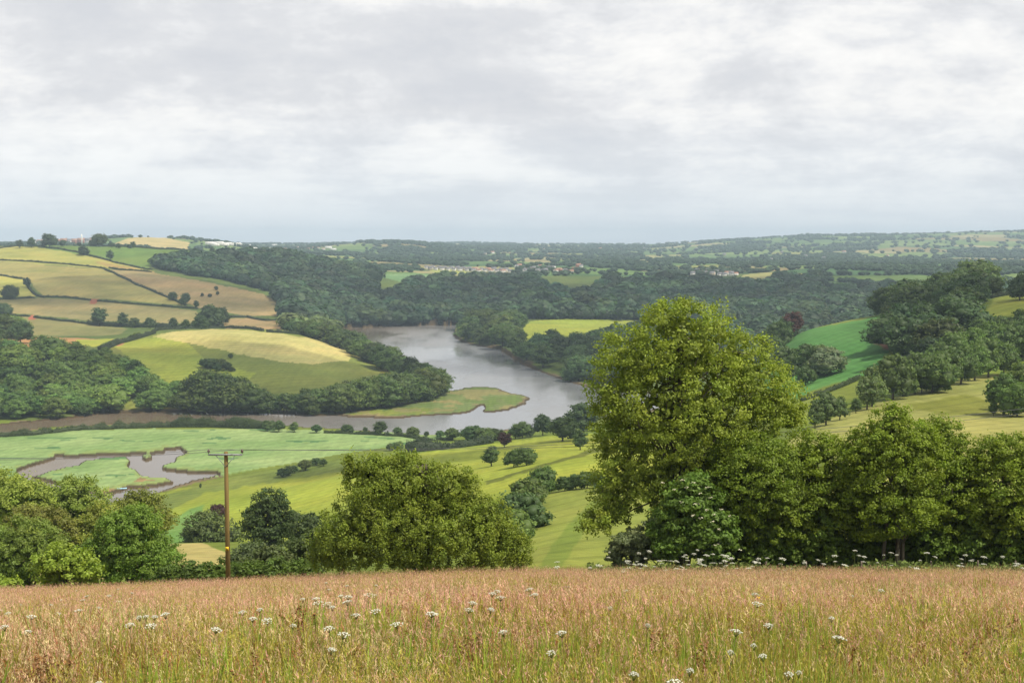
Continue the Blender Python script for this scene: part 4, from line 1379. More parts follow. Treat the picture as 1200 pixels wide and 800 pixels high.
# right hillside
HG = 'trees on the right hillside'
hill_r = [  # u, base v, height px, colour
    (1046, 468, 54, (0.070, 0.092, 0.034)), (1072, 462, 50, (0.070, 0.098, 0.034)), (1092, 460, 48, (0.074, 0.105, 0.034)), (1022, 476, 46, (0.082, 0.108, 0.044)), (1110, 456, 46, (0.062, 0.090, 0.028)),
    (1126, 450, 44, (0.064, 0.094, 0.03)), (1142, 446, 44, (0.078, 0.118, 0.034)), (1158, 442, 46, (0.078, 0.112, 0.034)), (1060, 464, 28, (0.06, 0.09, 0.03)), (1080, 460, 30, (0.06, 0.09, 0.03)),
    (1120, 430, 40, (0.082, 0.118, 0.036)), (1140, 424, 40, (0.085, 0.125, 0.034)), (1164, 420, 42, (0.075, 0.110, 0.034)), (1186, 424, 44, (0.066, 0.096, 0.032)), (1205, 420, 46, (0.06, 0.09, 0.03)),
    (1150, 404, 30, (0.07, 0.10, 0.034)), (1176, 400, 30, (0.064, 0.090, 0.032)), (1196, 398, 36, (0.055, 0.08, 0.03)), (1100, 436, 36, (0.068, 0.098, 0.034)), (1176, 440, 38, (0.066, 0.096, 0.03)),
    (1176, 486, 50, (0.070, 0.105, 0.034)), (1192, 488, 40, (0.082, 0.120, 0.034)), (1206, 480, 56, (0.082, 0.105, 0.034)), (1225, 480, 58, (0.07, 0.10, 0.034)), (1164, 487, 18, (0.075, 0.11, 0.036)),
    (968, 498, 40, (0.068, 0.092, 0.040)), (984, 492, 28, (0.062, 0.085, 0.036)), (955, 502, 30, (0.07, 0.095, 0.04)), (1003, 484, 18, (0.06, 0.085, 0.034)), (1016, 480, 40, (0.088, 0.112, 0.046)),
    (944, 452, 24, (0.055, 0.082, 0.032)), (950, 449, 16, (0.06, 0.085, 0.034)), (930, 438, 30, (0.058, 0.085, 0.034)), (945, 432, 30, (0.05, 0.075, 0.03)), (957, 440, 36, (0.052, 0.078, 0.03)), (918, 446, 40, (0.06, 0.085, 0.034)),
    (905, 430, 36, (0.055, 0.08, 0.032)), (912, 410, 34, (0.055, 0.08, 0.032)), (900, 405, 30, (0.05, 0.075, 0.03)), (918, 395, 30, (0.045, 0.068, 0.03)), (1195, 352, 30, (0.04, 0.06, 0.026)), (1210, 350, 40, (0.04, 0.06, 0.026))]
zc_ = {}
for u, v, hp, col in sorted(hill_r):
    zone = ('along the straw coloured slope' if v > 440 and u > 955 else 'beside the green crop field' if u < 960 else 'on the hillside under the upper pasture')
    k = zc_[zone] = zc_.get(zone, -1) + 1
    T(u, v, hp, f'{ordn(k)} broadleaf tree from the left {zone}', col, 250, 1100, 'hillside_tree', HG, wide=0.86)
T(968, 440, 34, 'silvery grey leaved tree standing in the green crop field', SLV, 300, 900, 'silver_tree', wide=1.1)
wood([(1038, 398), (1046, 392), (1100, 385), (1140, 378), (1150, 392), (1125, 404), (1100, 428), (1080, 436), (1060, 432), (1044, 410)], 500, 1000, 10, 15, np.array((0.040, 0.060, 0.026)), 'ridge_tree',
     'dark wood right of the green crop field', 'trees of the dark ridge wood', limit=46, wide=1.15, v=0.14)
wood([(918, 384), (960, 378), (1000, 372), (1035, 362), (1060, 352), (1100, 342), (1150, 336), (1172, 332), (1165, 348), (1140, 368), (1100, 376), (1040, 380), (1030, 366), (1000, 374), (960, 382), (925, 390)], 700, 1120, 13, 17,
     np.array((0.055, 0.078, 0.030)), 'ridge_tree', 'crest above the green crop field', 'trees on the crest above the crop field', limit=52, wide=1.15, v=0.16)
T(930, 388, 30, 'purple copper beech above the left end of the green crop field', COP, 600, 1200, 'copper_beech', wide=1.0)

# ------------------------------------------------------------------ left hill: hedges and single trees
HD = (0.046, 0.066, 0.026)
LH = [
    ([(-80, 302), (0, 305), (40, 307), (80, 310), (122, 315)], 'hedge along the lower side of the highest straw coloured field'),
    ([(122, 315), (140, 324), (160, 334), (190, 346), (218, 358)], 'diagonal hedge running down the left hill between two tan fields'),
    ([(128, 314), (150, 317), (178, 319)], 'short hedge from the diagonal hedge towards the hill wood'),
    ([(-80, 321), (0, 323), (26, 327)], 'short hedge above the small yellow field'),
    ([(28, 328), (34, 338), (44, 347), (52, 349)], 'hedge curving down the right side of the small yellow field'),
    ([(-80, 354), (0, 351), (40, 349)], 'hedge along the lower side of the small yellow field'),
    ([(52, 348), (80, 349), (106, 352)], 'hedge left of the red gateway on the left hill'),
    ([(114, 353), (150, 356), (190, 359), (232, 362)], 'hedge right of the red gateway on the left hill'),
    ([(-80, 366), (0, 369), (35, 371)], 'hedge left of the earth gateway low on the left hill'),
    ([(40, 372), (70, 376), (104, 380)], 'hedge right of the earth gateway low on the left hill'),
    ([(104, 380), (150, 383), (190, 384), (235, 384), (262, 384)], 'thick dark overgrown hedge above the pasture hill'),
    ([(26, 289), (50, 289), (80, 294), (110, 301), (150, 311), (178, 316)], 'hedge dropping from the hill crest below the high green field'),
    ([(-80, 293), (0, 291), (26, 288)], 'hedge on the hill crest at the left end'),
    ([(120, 288), (160, 290), (210, 293), (252, 297)], 'hedge on the skyline of the high green field'),
    ([(262, 372), (290, 372), (312, 376), (340, 376)], 'hedge between the tan slope and the tan corner field'),
    ([(180, 389), (210, 385.5), (260, 384), (308, 388)], 'hedge along the top of the pale field on the pasture hill'),
    ([(312, 389), (340, 391), (375, 396), (400, 404)], 'hedge round the top right corner of the pale field on the pasture hill'),
    ([(118, 410), (140, 402), (160, 397), (180, 391)], 'bushy hedge between the brown field and the lime green pasture'),
]
for k, (ln, lab) in enumerate(LH):
    y0 = 1050 if k >= 15 else 1600
    thick = 'thick' in lab
    bushy = 'bushy' in lab
    hedge('hedge', lab, ln, 6.5 if thick else 5 if bushy else 3.4, 7 if thick or bushy else 4, HD, y0, 3300, leaf=1.0 if k < 15 else 0.8, group='hedges on the far side of the river', rg=np.random.default_rng(500 + k), dens=0.8)
hill_l = [(23, 291, 10), (37, 290, 12), (58, 290, 16), (74, 289, 8), (116, 289, 15), (93, 289, 5), (98, 299, 11), (129, 305, 12), (131, 290, 5), (139, 291, 6), (156, 291, 8), (249, 297, 8), (152, 291, 5),
          (32, 337, 12), (12, 350, 16), (5, 371, 16), (203, 352, 10), (218, 357, 14), (213, 358, 9), (230, 361, 9), (116, 382, 22), (144, 383, 17), (158, 384, 12), (176, 385, 13), (203, 385, 13), (218, 386, 12), (236, 386, 16),
          (248, 384, 27), (258, 380, 20), (24, 402, 26), (237, 348, 5), (246, 348, 4), (255, 346, 5), (253, 340, 5), (270, 420, 6)]
for k, (u, v, hp) in enumerate(sorted(hill_l, key=lambda q: q[1])):
    T(u, v, hp, f'{ordn(k)} single tree on the left hill counting down from the skyline', gcol(RW, np.array((0.042, 0.062, 0.026)), 0.15), 1100, 3300, 'hill_tree', 'single trees on the left hill', wide=1.0, cat='tree')
for k, (u, v, hp) in enumerate([(243, 431, 11), (250, 432, 12), (258, 431, 11), (265, 434, 10), (254, 435, 8), (272, 435, 5)]):
    T(u, v, hp, f'{ordn(k)} bush from the left in the thicket on the pasture hill', gcol(RW, np.array((0.045, 0.066, 0.028)), 0.15), 1050, 1600, 'thicket_bush', 'bushes of the thicket on the pasture hill', wide=1.4, cat='bush')
for ln, lab in [([(-60, 516), (0, 511), (30, 510), (60, 507)], 'low scrub hedge along the water left of the reed bed'),
                ([(60, 507), (110, 503), (160, 501), (200, 500)], 'light green hedge between the reed bed and the river'),
                ([(200, 500), (250, 500), (300, 502), (320, 503)], 'taller bushy hedge between the reed bed and the river'),
                ([(380, 507), (430, 509), (470, 511), (530, 516)], 'thin low hedge on the river bank beyond the reeds'),
                ([(476, 530), (500, 528), (530, 525), (575, 519)], 'dark clipped hedge at the corner of the bright meadow')]:
    thick = 'taller' in lab or 'dark' in lab
    hedge('hedge', lab, ln, 7 if thick else 4.5 if 'thin' not in lab else 2.5, 7 if 'thin' not in lab else 3, (0.062, 0.09, 0.03) if 'dark' not in lab else (0.048, 0.072, 0.03), 500, 1010, leaf=0.7, dens=0.9, group='hedges along the river', rg=np.random.default_rng(len(lab)), lump=0.5)
hedge('hedge', 'hedge under the crest trees at the end of the upper pasture', [(1160, 350), (1180, 346), (1200, 340), (1230, 338)], 3, 3.5, HD, 500, 1100, leaf=0.5)
hedge('hedge', 'low hedge on the top edge of the straw coloured slope', [(940, 470), (975, 458), (1008, 444)], 2, 2.5, (0.06, 0.085, 0.03), 300, 800, leaf=0.4)

# ------------------------------------------------------------------ far woods, each one mass
RM = np.random.default_rng(77)


def massw(poly, y0, y1, sp_, hm, base, label, asp=1.3, v=0.34, name='woodland'):
    P = scatter(poly, y0, y1, sp_, RM, zmin=1.0)
    if y0 == 1850:     # clearings and small fields inside the big wood
        P = P[~((P[:, 1] > 2250) & (P[:, 3] > 440) & (fbm(P[:, 0] / 130, P[:, 1] / 210, 46, 3) > 0.585))]
    hs = hm * np.clip(1 + RM.normal(size=len(P)) * 0.36, 0.4, 2.0)
    t = np.clip(1 + RM.normal(size=len(P)) * v, 0.6, 1.6)
    patch = 0.5 + 1.0 * fbm(P[:, 0] / 90, P[:, 1] / 120, 44, 3)
    yl = RM.normal(size=len(P)) * 0.12
    cols = np.stack([base[0] * t * patch * (1 + yl), base[1] * t * patch, base[2] * t * patch * (1 - yl * .5)], 1)
    print('mass', label, len(P))
    P[:, 2] -= 0.3
    return mass(name, P[:, :3], hs, cols, label, 'woodland', asp)


massw([(188, 316), (180, 312), (200, 305), (262, 304), (290, 300), (330, 304), (430, 320), (440, 330), (560, 334), (640, 333), (700, 335), (900, 334), (960, 330), (960, 372), (800, 376), (700, 374.5), (620, 374),
       (590, 372), (560, 380), (500, 381), (420, 383), (395, 386), (370, 384), (340, 378), (332, 366), (328, 352), (310, 340), (270, 330), (250, 327)], 1850, 2960, 12.5, 17, np.array((0.044, 0.082, 0.036)),
      'continuous dark broadleaf wood covering the slope beyond the river')
massw([(325, 380), (345, 380), (365, 385), (395, 386), (400, 391), (372, 394), (345, 388)], 1500, 2150, 13, 13, np.array((0.11, 0.15, 0.05)), 'lighter green trees where the pasture hill meets the far wood')
massw([(700, 400), (800, 385), (940, 340), (1000, 330), (1300, 318), (1300, 400), (960, 410), (900, 440), (800, 440)], 1150, 2300, 17, 15, np.array((0.050, 0.092, 0.040)), 'wood in the side valley behind the tall ash')
# hedgerows, copses and garden trees of the far country
n = 260000
yy = 1900 * (11500 / 1900) ** RM.random(n)
xx = (RM.random(n) - 0.5) * 1.1 * yy
i1, gap = cell(xx, yy)
zz = zat(xx, yy)
uu, vv = project(xx, yy, zz)
lockp = inpoly(uu, vv, [(490, 311), (606, 315), (606, 323), (490, 322)])
for poly, col, a, b in FIELDS:
    if b > 3000:
        lockp |= inpoly(uu, vv, poly) & (yy > a) & (yy < b)
isw = wood_kind[pk[i1]]
prob = np.where(isw, 0.34, np.where(gap < 9, 0.42, 0.0006 + 0.10 * (fbm(xx / 420, yy / 420, 91, 2) > 0.70)))
prob = np.where(lockp, 0.002, prob) * np.clip(3200 / yy, 0.25, 1) ** 0.4
k_ = RM.random(n) < prob
k_ &= (zz > 1) & ((yy > 2950) | ((yy > 1900) & (uu > 950)))
P = np.stack([xx, yy, zz], 1)[k_]
if len(P) > 42000:
    P = P[:42000]
hs = RM.uniform(6, 14, len(P)) * np.clip(P[:, 1] / 4500, 0.9, 1.4)
t = np.clip(1 + RM.normal(size=len(P)) * 0.16, 0.6, 1.5)
bc = np.array((0.050, 0.088, 0.046))
print('far trees', len(P))
mass('distant_trees', P, hs, bc[None] * t[:, None], 'hedgerow trees and copses dotted over the distant farmland', 'trees', 1.6, LOWP2)

# ------------------------------------------------------------------ houses
def house_parts(w_, d, hw, hr, wall, roof, chim=True, rows=2, cols=3):
    """list of (name, mesh, material) for one gabled house, origin at ground centre"""
    parts = []
    mb = MB()
    mb.box((0, 0, hw / 2 - 0.3), (w_, d, hw + 0.6))
    for s in (-1, 1):
        mb.add([(s * w_ / 2, -d / 2, hw), (s * w_ / 2, d / 2, hw), (s * w_ / 2, 0, hw + hr), (s * (w_ / 2 - .3), -d / 2, hw), (s * (w_ / 2 - .3), d / 2, hw), (s * (w_ / 2 - .3), 0, hw + hr)],
               [(0, 1, 2, 2), (3, 5, 4, 4), (0, 2, 5, 3), (1, 4, 5, 2)])
    parts.append(('wall', mb, wall))
    mr = MB()
    e = 0.35
    for s in (-1, 1):
        a = (0, hw + hr + .12)
        b = (s * (d / 2 + e), hw - e * hr / (d / 2) + .12)
        q = []
        for xs in (-w_ / 2 - e, w_ / 2 + e):
            for dz in (0, .22):
                q += [(xs, a[0], a[1] + dz), (xs, b[0], b[1] + dz)]
        mr.add(q, [(0, 1, 3, 2), (4, 6, 7, 5), (2, 3, 7, 6), (0, 4, 5, 1), (1, 5, 7, 3), (0, 2, 6, 4)])
    parts.append(('roof', mr, roof))
    if chim:
        mc = MB()
        mc.box((w_ / 2 - .8, 0, hw + hr + .3), (.7, .9, 1.8))
        parts.append(('chimney', mc, M_BRICK))
    for r_ in range(rows):
        for c in range(cols):
            m2 = MB()
            m2.box((-w_ / 2 + w_ * (c + .5) / cols, -d / 2 - .02, 1.5 + r_ * 2.6), (1.1, .10, 1.2))
            parts.append(('window', m2, M_GLASS))
    return parts


HP = []
for (w_, d, hw, hr, wall, roof) in [(9, 7.5, 5.2, 2.8, M_RENDERW, M_SLATE), (12, 7, 5.0, 2.5, M_RENDERW, M_TILE), (10, 8, 5.2, 3.0, M_STONE, M_SLATE), (24, 14, 6, 2.5, M_RENDERW, M_RENDERW), (11, 8, 5.4, 3.2, M_BRICK, M_TILE)]:
    lst = []
    for nm, mb, mt in house_parts(w_, d, hw, hr, wall, roof):
        o = mb.obj(nm, mt)
        lst.append((nm, o.data))
        bpy.data.objects.remove(o)
    HP.append(lst)


def house(u, v, k, label, y0=2000, y1=9000, sc=1.0, rz=0.0, group=None, name='house', cat='house'):
    p = cast(u, v, y0, y1)
    root = empty(name, p, label, cat, group, rz)
    root.scale = (sc, sc, sc)
    for nm, me in HP[k]:
        if nm == 'chimney' and name != 'house':
            continue
        o = bpy.data.objects.new(nm, me)
        COL.objects.link(o)
        o.parent = root
    if HP[k][2][0] == 'chimney':
        ch = [c for c in root.children if c.name.startswith('chimney')]
        rf = [c for c in root.children if c.name.startswith('roof')]
        if ch:
            ch[0].parent = rf[0]
    return root


RH = np.random.default_rng(8)
k = 0
for i_, u in enumerate(np.arange(500, 598, 3.6)):
    v = 315 + (u - 500) * 0.035 + (i_ % 2) * 1.4
    house(u + RH.uniform(-.6, .6), v, int(RH.choice([0, 0, 1, 2])), f'{ordn(i_)} pale house from the left in the white terrace beyond the far wood', 3000, 6000, RH.uniform(1.0, 1.35), RH.uniform(-.25, .25), 'houses of the white terrace')
for i_ in range(24):
    u = 606 + i_ * 3.3 + RH.uniform(-1, 1)
    v = 316 + RH.uniform(-3, 4.5)
    house(u, v, int(RH.choice([0, 1, 2, 4])), f'{ordn(i_)} house from the left among the trees right of the white terrace', 3000, 6000, RH.uniform(0.95, 1.3), RH.uniform(-.7, .7), 'houses among the trees')
for i_ in range(12):
    u = 812 + i_ * 4.6 + RH.uniform(-1, 1)
    house(u, 321 + RH.uniform(-3, 3), int(RH.choice([0, 1, 2])), f'{ordn(i_)} house from the left in the hamlet above the tall ash', 2900, 6000, RH.uniform(.95, 1.3), RH.uniform(-.7, .7), 'houses of the hamlet')
for i_ in range(14):
    u = 246 + i_ * 3.5
    house(u, 287 + (i_ % 3) * 0.6, 3, f'{ordn(i_)} large white shed from the left in the bright cluster near the skyline', 3600, 7600, RH.uniform(0.95, 1.4), RH.uniform(-.2, .2), 'white sheds near the skyline', name='shed', cat='shed')
for i_ in range(12):
    u = 40 + i_ * 7 + RH.uniform(-1, 1)
    house(u, 285.2, 4 if i_ % 3 else 0, f'{ordn(i_)} roof from the left of the skyline village behind the hill crest', 3300, 8000, RH.uniform(1.8, 2.4), RH.uniform(-.4, .4), 'houses on the skyline')
for i_ in range(16):
    u = 296 + i_ * 6.4 + RH.uniform(-2, 2)
    house(u, 290 + RH.uniform(-2, 5), int(RH.choice([0, 3, 1])), f'{ordn(i_)} building from the left of the town scattered left of the wooded rise', 4000, 8500, RH.uniform(0.9, 1.3), RH.uniform(-.5, .5), 'buildings of the distant town')
for i_ in range(22):
    u = 560 + i_ * 24 + RH.uniform(-9, 9)
    house(u, 290 + RH.uniform(-1, 10) * (1 if u < 900 else 1.6), int(RH.choice([0, 2, 1])), f'{ordn(i_)} lone farmhouse from the left on the distant farmland', 3500, 9500, RH.uniform(1.0, 1.6), RH.uniform(-.5, .5), 'farmhouses on the distant farmland')
house(894, 386, 4, 'red brick house half hidden behind the crown of the tall ash', 700, 1800, 1.0, 0.35)
house(926, 389, 0, 'small white gabled house left of the green crop field', 700, 1300, 0.55, 0.9)
p = cast(96, 287, 3300, 8000)
m_ = MB()
hh = 12.5 * p[1] / F
m_.tube([(0, 0, -1), (0, 0, hh * .5), (0, 0, hh)], [2.4, 2.1, 1.8], 10)
o = m_.obj('water_tower', M_RENDERW)
o.location = p
tag(o, 'thin white tower rising above the skyline village', 'tower')
T(420, 326, 12, 'dark tree left of the lone house in the top of the far wood', DK, 2200, 3200, 'wood_edge_tree', wide=1.4)
T(433, 326, 12, 'dark tree right of the lone house in the top of the far wood', DK, 2200, 3200, 'wood_edge_tree', wide=1.4)

# pale blue boat on the mud by the pool
p = cast(143, 573, 500, 900)
m_ = MB()
Lb, Wb = 5.2, 1.9
secs = []
for t_ in np.linspace(-1, 1, 9):
    wv = Wb / 2 * (1 - max(0, t_) ** 2.2 * 0.95 - max(0, -t_) ** 3 * 0.25)
    sh = 0.55 + 0.25 * t_ * t_
    secs.append([(t_ * Lb / 2, -wv, sh), (t_ * Lb / 2, -wv * .7, .12), (t_ * Lb / 2, 0, 0.0), (t_ * Lb / 2, wv * .7, .12), (t_ * Lb / 2, wv, sh), (t_ * Lb / 2, wv * .86, sh - .02), (t_ * Lb / 2, 0, .18), (t_ * Lb / 2, -wv * .86, sh - .02)])
VB = np.array(secs).reshape(-1, 3)
QB = [(a * 8 + j, a * 8 + (j + 1) % 8, (a + 1) * 8 + (j + 1) % 8, (a + 1) * 8 + j) for a in range(8) for j in range(8)]
QB += [(0, 7, 6, 1), (1, 6, 2, 2), (2, 6, 3, 3), (3, 6, 5, 4), (64, 65, 70, 71), (65, 66, 70, 70), (66, 67, 70, 70), (67, 68, 69, 70)]
m_.add(VB, QB)
bt = empty('rowing_boat', p + np.array((0, 0, .05)), 'pale blue rowing boat lying on the mud beside the pool', 'boat', rz=0.25)
m_.obj('hull', M_BLUE, bt)
m_ = MB()
for t_ in (-.9, .5):
    m_.box((t_, 0, .42), (.3, Wb * .8, .05))
m_.obj('seat_boards', M_WOOD, bt)

# ------------------------------------------------------------------ the wooden electricity pole and its two wires
PY = 82.0
pb = pt(267.5, 684, PY)
zb = float(zat(pb[0], PY))
ptop = pt(267, 529, PY)
hp_ = ptop[2] - zb
pole = empty('utility_pole', (pb[0], PY, zb), 'tall brown wooden electricity pole with a steel crossarm at the meadow edge', 'pole')
m_ = MB()
m_.tube([(0, 0, -0.5), (0, 0, hp_ * .5), (0, 0, hp_ - .04), (0, 0, hp_)], [0.165, 0.145, 0.125, 0.10], 14)
m_.obj('shaft', M_WOOD, pole, smooth=False)
kk = PY / F
m_ = MB()
ang = 0.012
arm_z = hp_ - 0.17
m_.box((0, -0.17, arm_z), (2.2, 0.10, 0.10))
arm = m_.obj('crossarm', M_STEEL, pole)
m_ = MB()
for s in (-1, 1):
    m_.tube([(0.02 * s, -.15, hp_ - .95), (.62 * s, -.16, arm_z - .05)], [0.022, 0.022], 6)
m_.obj('brace', M_STEEL, pole)
ends = []
for s in (-1, 1):
    m_ = MB()
    x0 = s * 1.08
    m_.tube([(x0, -.17, arm_z + .05), (x0, -.17, arm_z + .14)], [0.02, 0.02], 8)
    m_.tube([(x0, -.17, arm_z + .13), (x0, -.17, arm_z + .17), (x0, -.17, arm_z + .20), (x0, -.17, arm_z + .25), (x0, -.17, arm_z + .28), (x0, -.17, arm_z + .36)], [0.05, 0.10, 0.07, 0.095, 0.06, 0.05], 12)
    m_.obj('insulator', M_PORC, arm)
    ends.append((pb[0] + x0, PY - .17, zb + arm_z + .34))
m_ = MB()
sz = pt(267, 642, PY)[2] - zb
m_.box((0, -.165, sz), (0.20, 0.02, 0.26))
sg = m_.obj('warning_sign', M_YELL, pole)
m_ = MB()   # black triangle with a lightning flash cut through it
zt = sz
m_.add([(-.07, -.178, zt - .09), (.07, -.178, zt - .09), (0, -.178, zt + .06), (-.07, -.1765, zt - .09), (.07, -.1765, zt - .09), (0, -.1765, zt + .06)], [(0, 1, 2, 2), (3, 5, 4, 4), (0, 3, 4, 1), (1, 4, 5, 2), (2, 5, 3, 0)])
m_.obj('symbol', M_BLACK, sg)
for s, e in enumerate(ends):
    # the line runs to the right rising behind the ash, and away to the left
    target = pt(1330, 462 + s * 6, 92 + 2.2 * s)
    left = pt(-420, 520 + s * 4, 70 + 2.2 * s)
    m_ = MB()
    for far_, sag_ in ((target, 1.2), (left, 0.7)):
        a_ = np.array(e)
        P_ = []
        for t_ in np.linspace(0, 1, 28):
            q_ = a_ * (1 - t_) + far_ * t_
            q_[2] -= 4 * sag_ * t_ * (1 - t_)
            P_.append(q_)
        m_.tube(P_, [0.016] * 28, 5)
    tag(m_.obj('power_line', M_WIRE), ['thin overhead wire from the left insulator of the pole', 'thin overhead wire from the right insulator of the pole'][s], 'wire')

# fence posts along the far side of the meadow
for i_, (u, v) in enumerate([(850, 664), (945, 667), (1091, 664), (1146, 662), (1190, 662), (898, 666), (1010, 665)]):
    y_ = 79.0
    b0 = pt(u, v, y_)
    z_ = float(zat(b0[0], y_))
    m_ = MB()
    m_.tube([(0, 0, -.3), (0.01, 0, 1.05), (0.02, 0, 1.25), (0.02, 0, 1.27)], [.06, .06, .055, .03], 8)
    o = m_.obj('fence_post', M_POST)
    o.location = (b0[0], y_, z_)
    o.rotation_euler = (0, RH.uniform(-.06, .06), RH.uniform(0, 3))
    tag(o, f'grey wooden fence post at the foot of the hedgerow, standing {["below the elder", "left of the peaked tree", "right of the peaked tree", "before the last tree", "under the last tree", "below the first hedgerow tree", "under the peaked tree"][i_]}', 'post', 'fence posts at the hedgerow foot')

# ------------------------------------------------------------------ meadow in the foreground
GR = np.random.default_rng(9)
PINK = np.array((0.72, 0.42, 0.31))
STRAW = np.array((0.68, 0.54, 0.28))
TAN = np.array((0.50, 0.26, 0.13))
GREEN = np.array((0.25, 0.34, 0.045))
OLIVE = np.array((0.38, 0.34, 0.06))
RUST = np.array((0.30, 0.11, 0.045))


def meadow(y0, y1, dens, nb, nh, hw, spk, sway=0.22):
    """tufts of stems with seed heads between two distances: returns verts, tris, quads, colours"""
    area = 0.5 * 1.0 * (y1 ** 2 - y0 ** 2) + 12 * (y1 - y0)
    n = int(area * dens)
    y = np.sqrt(GR.uniform(y0 ** 2, y1 ** 2, n))
    x = GR.uniform(-0.5, 0.5, n) * (y + 12)
    z = zat(x, y)
    pn = fbm(x / 5.0, y / 6.0, 61, 4)        # drifts of pink bent, straw and green
    gn = 0.55 * fbm(x / 2.2, y / 3.0, 65, 3) + 0.45 * fbm(x / 6.0, y / 4.0, 69, 2)
    nearg = np.clip((26 - y) / 14, 0, 1)      # lusher growth in the hollow close by
    g_ = np.clip((gn - 0.45) * 6 + nearg * 0.8 * (0.3 + 1.4 * pn), 0, 1)
    hloc = 0.52 + 0.25 * fbm(x / 1.5, y / 1.5, 67, 3) + 0.05 * (pn > .5)
    # stems
    t = np.repeat(np.arange(n), nb)
    m = len(t)
    bx = x[t] + GR.normal(size=m) * 0.09
    by = y[t] + GR.normal(size=m) * 0.09
    bz = z[t]
    hh = hloc[t] * GR.uniform(0.45, 1.0, m)
    tx = bx + GR.normal(size=m) * sway * hh - 0.10 * hh
    ty = by + GR.normal(size=m) * sway * hh
    a = GR.uniform(0, np.pi, m)
    wx, wy = np.cos(a) * hw, np.sin(a) * hw
    mx, my = bx + (tx - bx) * .4, by + (ty - by) * .4
    Vb = np.stack([np.stack([bx - wx, by - wy, bz], 1), np.stack([bx + wx, by + wy, bz], 1), np.stack([mx + wx * .9, my + wy * .9, bz + hh * .6], 1), np.stack([mx - wx * .9, my - wy * .9, bz + hh * .6], 1), np.stack([tx, ty, bz + hh], 1)], 1).reshape(-1, 3)
    i0 = np.arange(m) * 5
    Qb = np.stack([i0, i0 + 1, i0 + 2, i0 + 3], 1)
    Tb = np.stack([i0 + 3, i0 + 2, i0 + 4], 1)
    gm = (g_[t] * 0.75 + GR.random(m) * 0.45)[:, None]
    cc = STRAW * 0.72 * (1 - np.clip(gm, 0, 1)) + (GREEN * 1.25) * np.clip(gm, 0, 1)
    ol = (GR.random(m) < 0.35)[:, None]
    cc = np.where(ol, OLIVE * 1.1, cc) * GR.uniform(0.7, 1.3, (m, 1))
    Cb = np.repeat(cc, 5, 0)
    # seed heads: loose spindles at the stem tips
    t2 = np.repeat(np.arange(n), nh)
    m2 = len(t2)
    hh = hloc[t2] * np.where(GR.random(m2) < 0.12, GR.uniform(1.1, 1.4, m2), GR.uniform(0.6, 1.12, m2))
    bx = x[t2] + GR.normal(size=m2) * 0.16
    by = y[t2] + GR.normal(size=m2) * 0.16
    P0 = np.stack([bx, by, z[t2] + hh], 1)
    dirv = unit(np.stack([GR.normal(size=m2) * .38 - 0.05, GR.normal(size=m2) * .38, np.full(m2, 1.0)], 1))
    ln = GR.uniform(0.05, 0.13, m2)[:, None] * (1 + hw * 8)
    a = GR.uniform(0, np.pi, m2)
    sd_ = np.stack([np.cos(a), np.sin(a), np.zeros(m2)], 1)
    wd_ = GR.uniform(0.07, 0.15, m2)[:, None] * ln
    up2 = unit(dirv)
    Vp_, k_s = [], spk
    for q in range(k_s):
        if k_s == 1:
            c0, l_, w__ = P0, ln, wd_
            dq = up2
        else:       # a loose panicle of small spikelets up the tip of the stem
            f_ = (q + GR.random((m2, 1))) / k_s
            dq = unit(up2 + GR.normal(size=(m2, 3)) * 0.35)
            c0 = P0 + up2 * ln * f_ + GR.normal(size=(m2, 3)) * ln * 0.09 * (1.2 - f_)
            l_, w__ = ln * 0.42, wd_ * 0.75
        Vp_.append(np.stack([c0, c0 + dq * l_ * .4 + sd_ * w__ * .5, c0 + dq * l_, c0 + dq * l_ * .4 - sd_ * w__ * .5], 1))
    Vh = np.stack(Vp_, 1).reshape(-1, 3)
    Qh = np.arange(m2 * 4 * k_s).reshape(-1, 4) + len(Vb)
    r_ = GR.random(m2)[:, None]
    pk_ = np.clip((pn[t2] - 0.42) * 5 + np.clip((y[t2] - 22) / 30, 0, 0.45), 0, 1)[:, None]
    ch = np.where(r_ < 0.09, RUST * 1.2, np.where(r_ < 0.20, TAN, np.where(r_ < 0.30 + 0.45 * (1 - pk_), STRAW, PINK)))
    ch = ch * GR.uniform(0.72, 1.28, (m2, 1))
    gsel = (GR.random(m2) < g_[t2] * 0.55)[:, None]
    ch = np.where(gsel, OLIVE * 1.2, ch)
    Ch = np.repeat(ch, 4 * k_s, 0)
    return np.concatenate([Vb, Vh]), [(np.concatenate([Qb, Qh]), 4), (Tb, 3)], np.concatenate([Cb, Ch])


for (a, b, d, nb, nh, hw) in [(5.5, 13, 130, 8, 6, 0.0026), (13, 22, 110, 7, 7, 0.0032), (22, 36, 62, 6, 8, 0.005), (36, 58, 30, 5, 10, 0.008), (58, 88, 14, 5, 14, 0.012)]:
    V_g, F_g, C_g = meadow(a, b, d, nb, nh, hw, 5 if a < 20 else 3 if a < 30 else 1)
    o = mesh('meadow_grass', V_g, F_g, M_GRASS, C_g)
    tag(o, f'uncut meadow grass with pinkish seed heads, the {["closest belt", "second belt", "middle belt", "fourth belt", "belt along the trees"][[5.5, 13, 22, 36, 58].index(a)]}', 'grass', kind='stuff')
    print('grass', a, len(V_g))

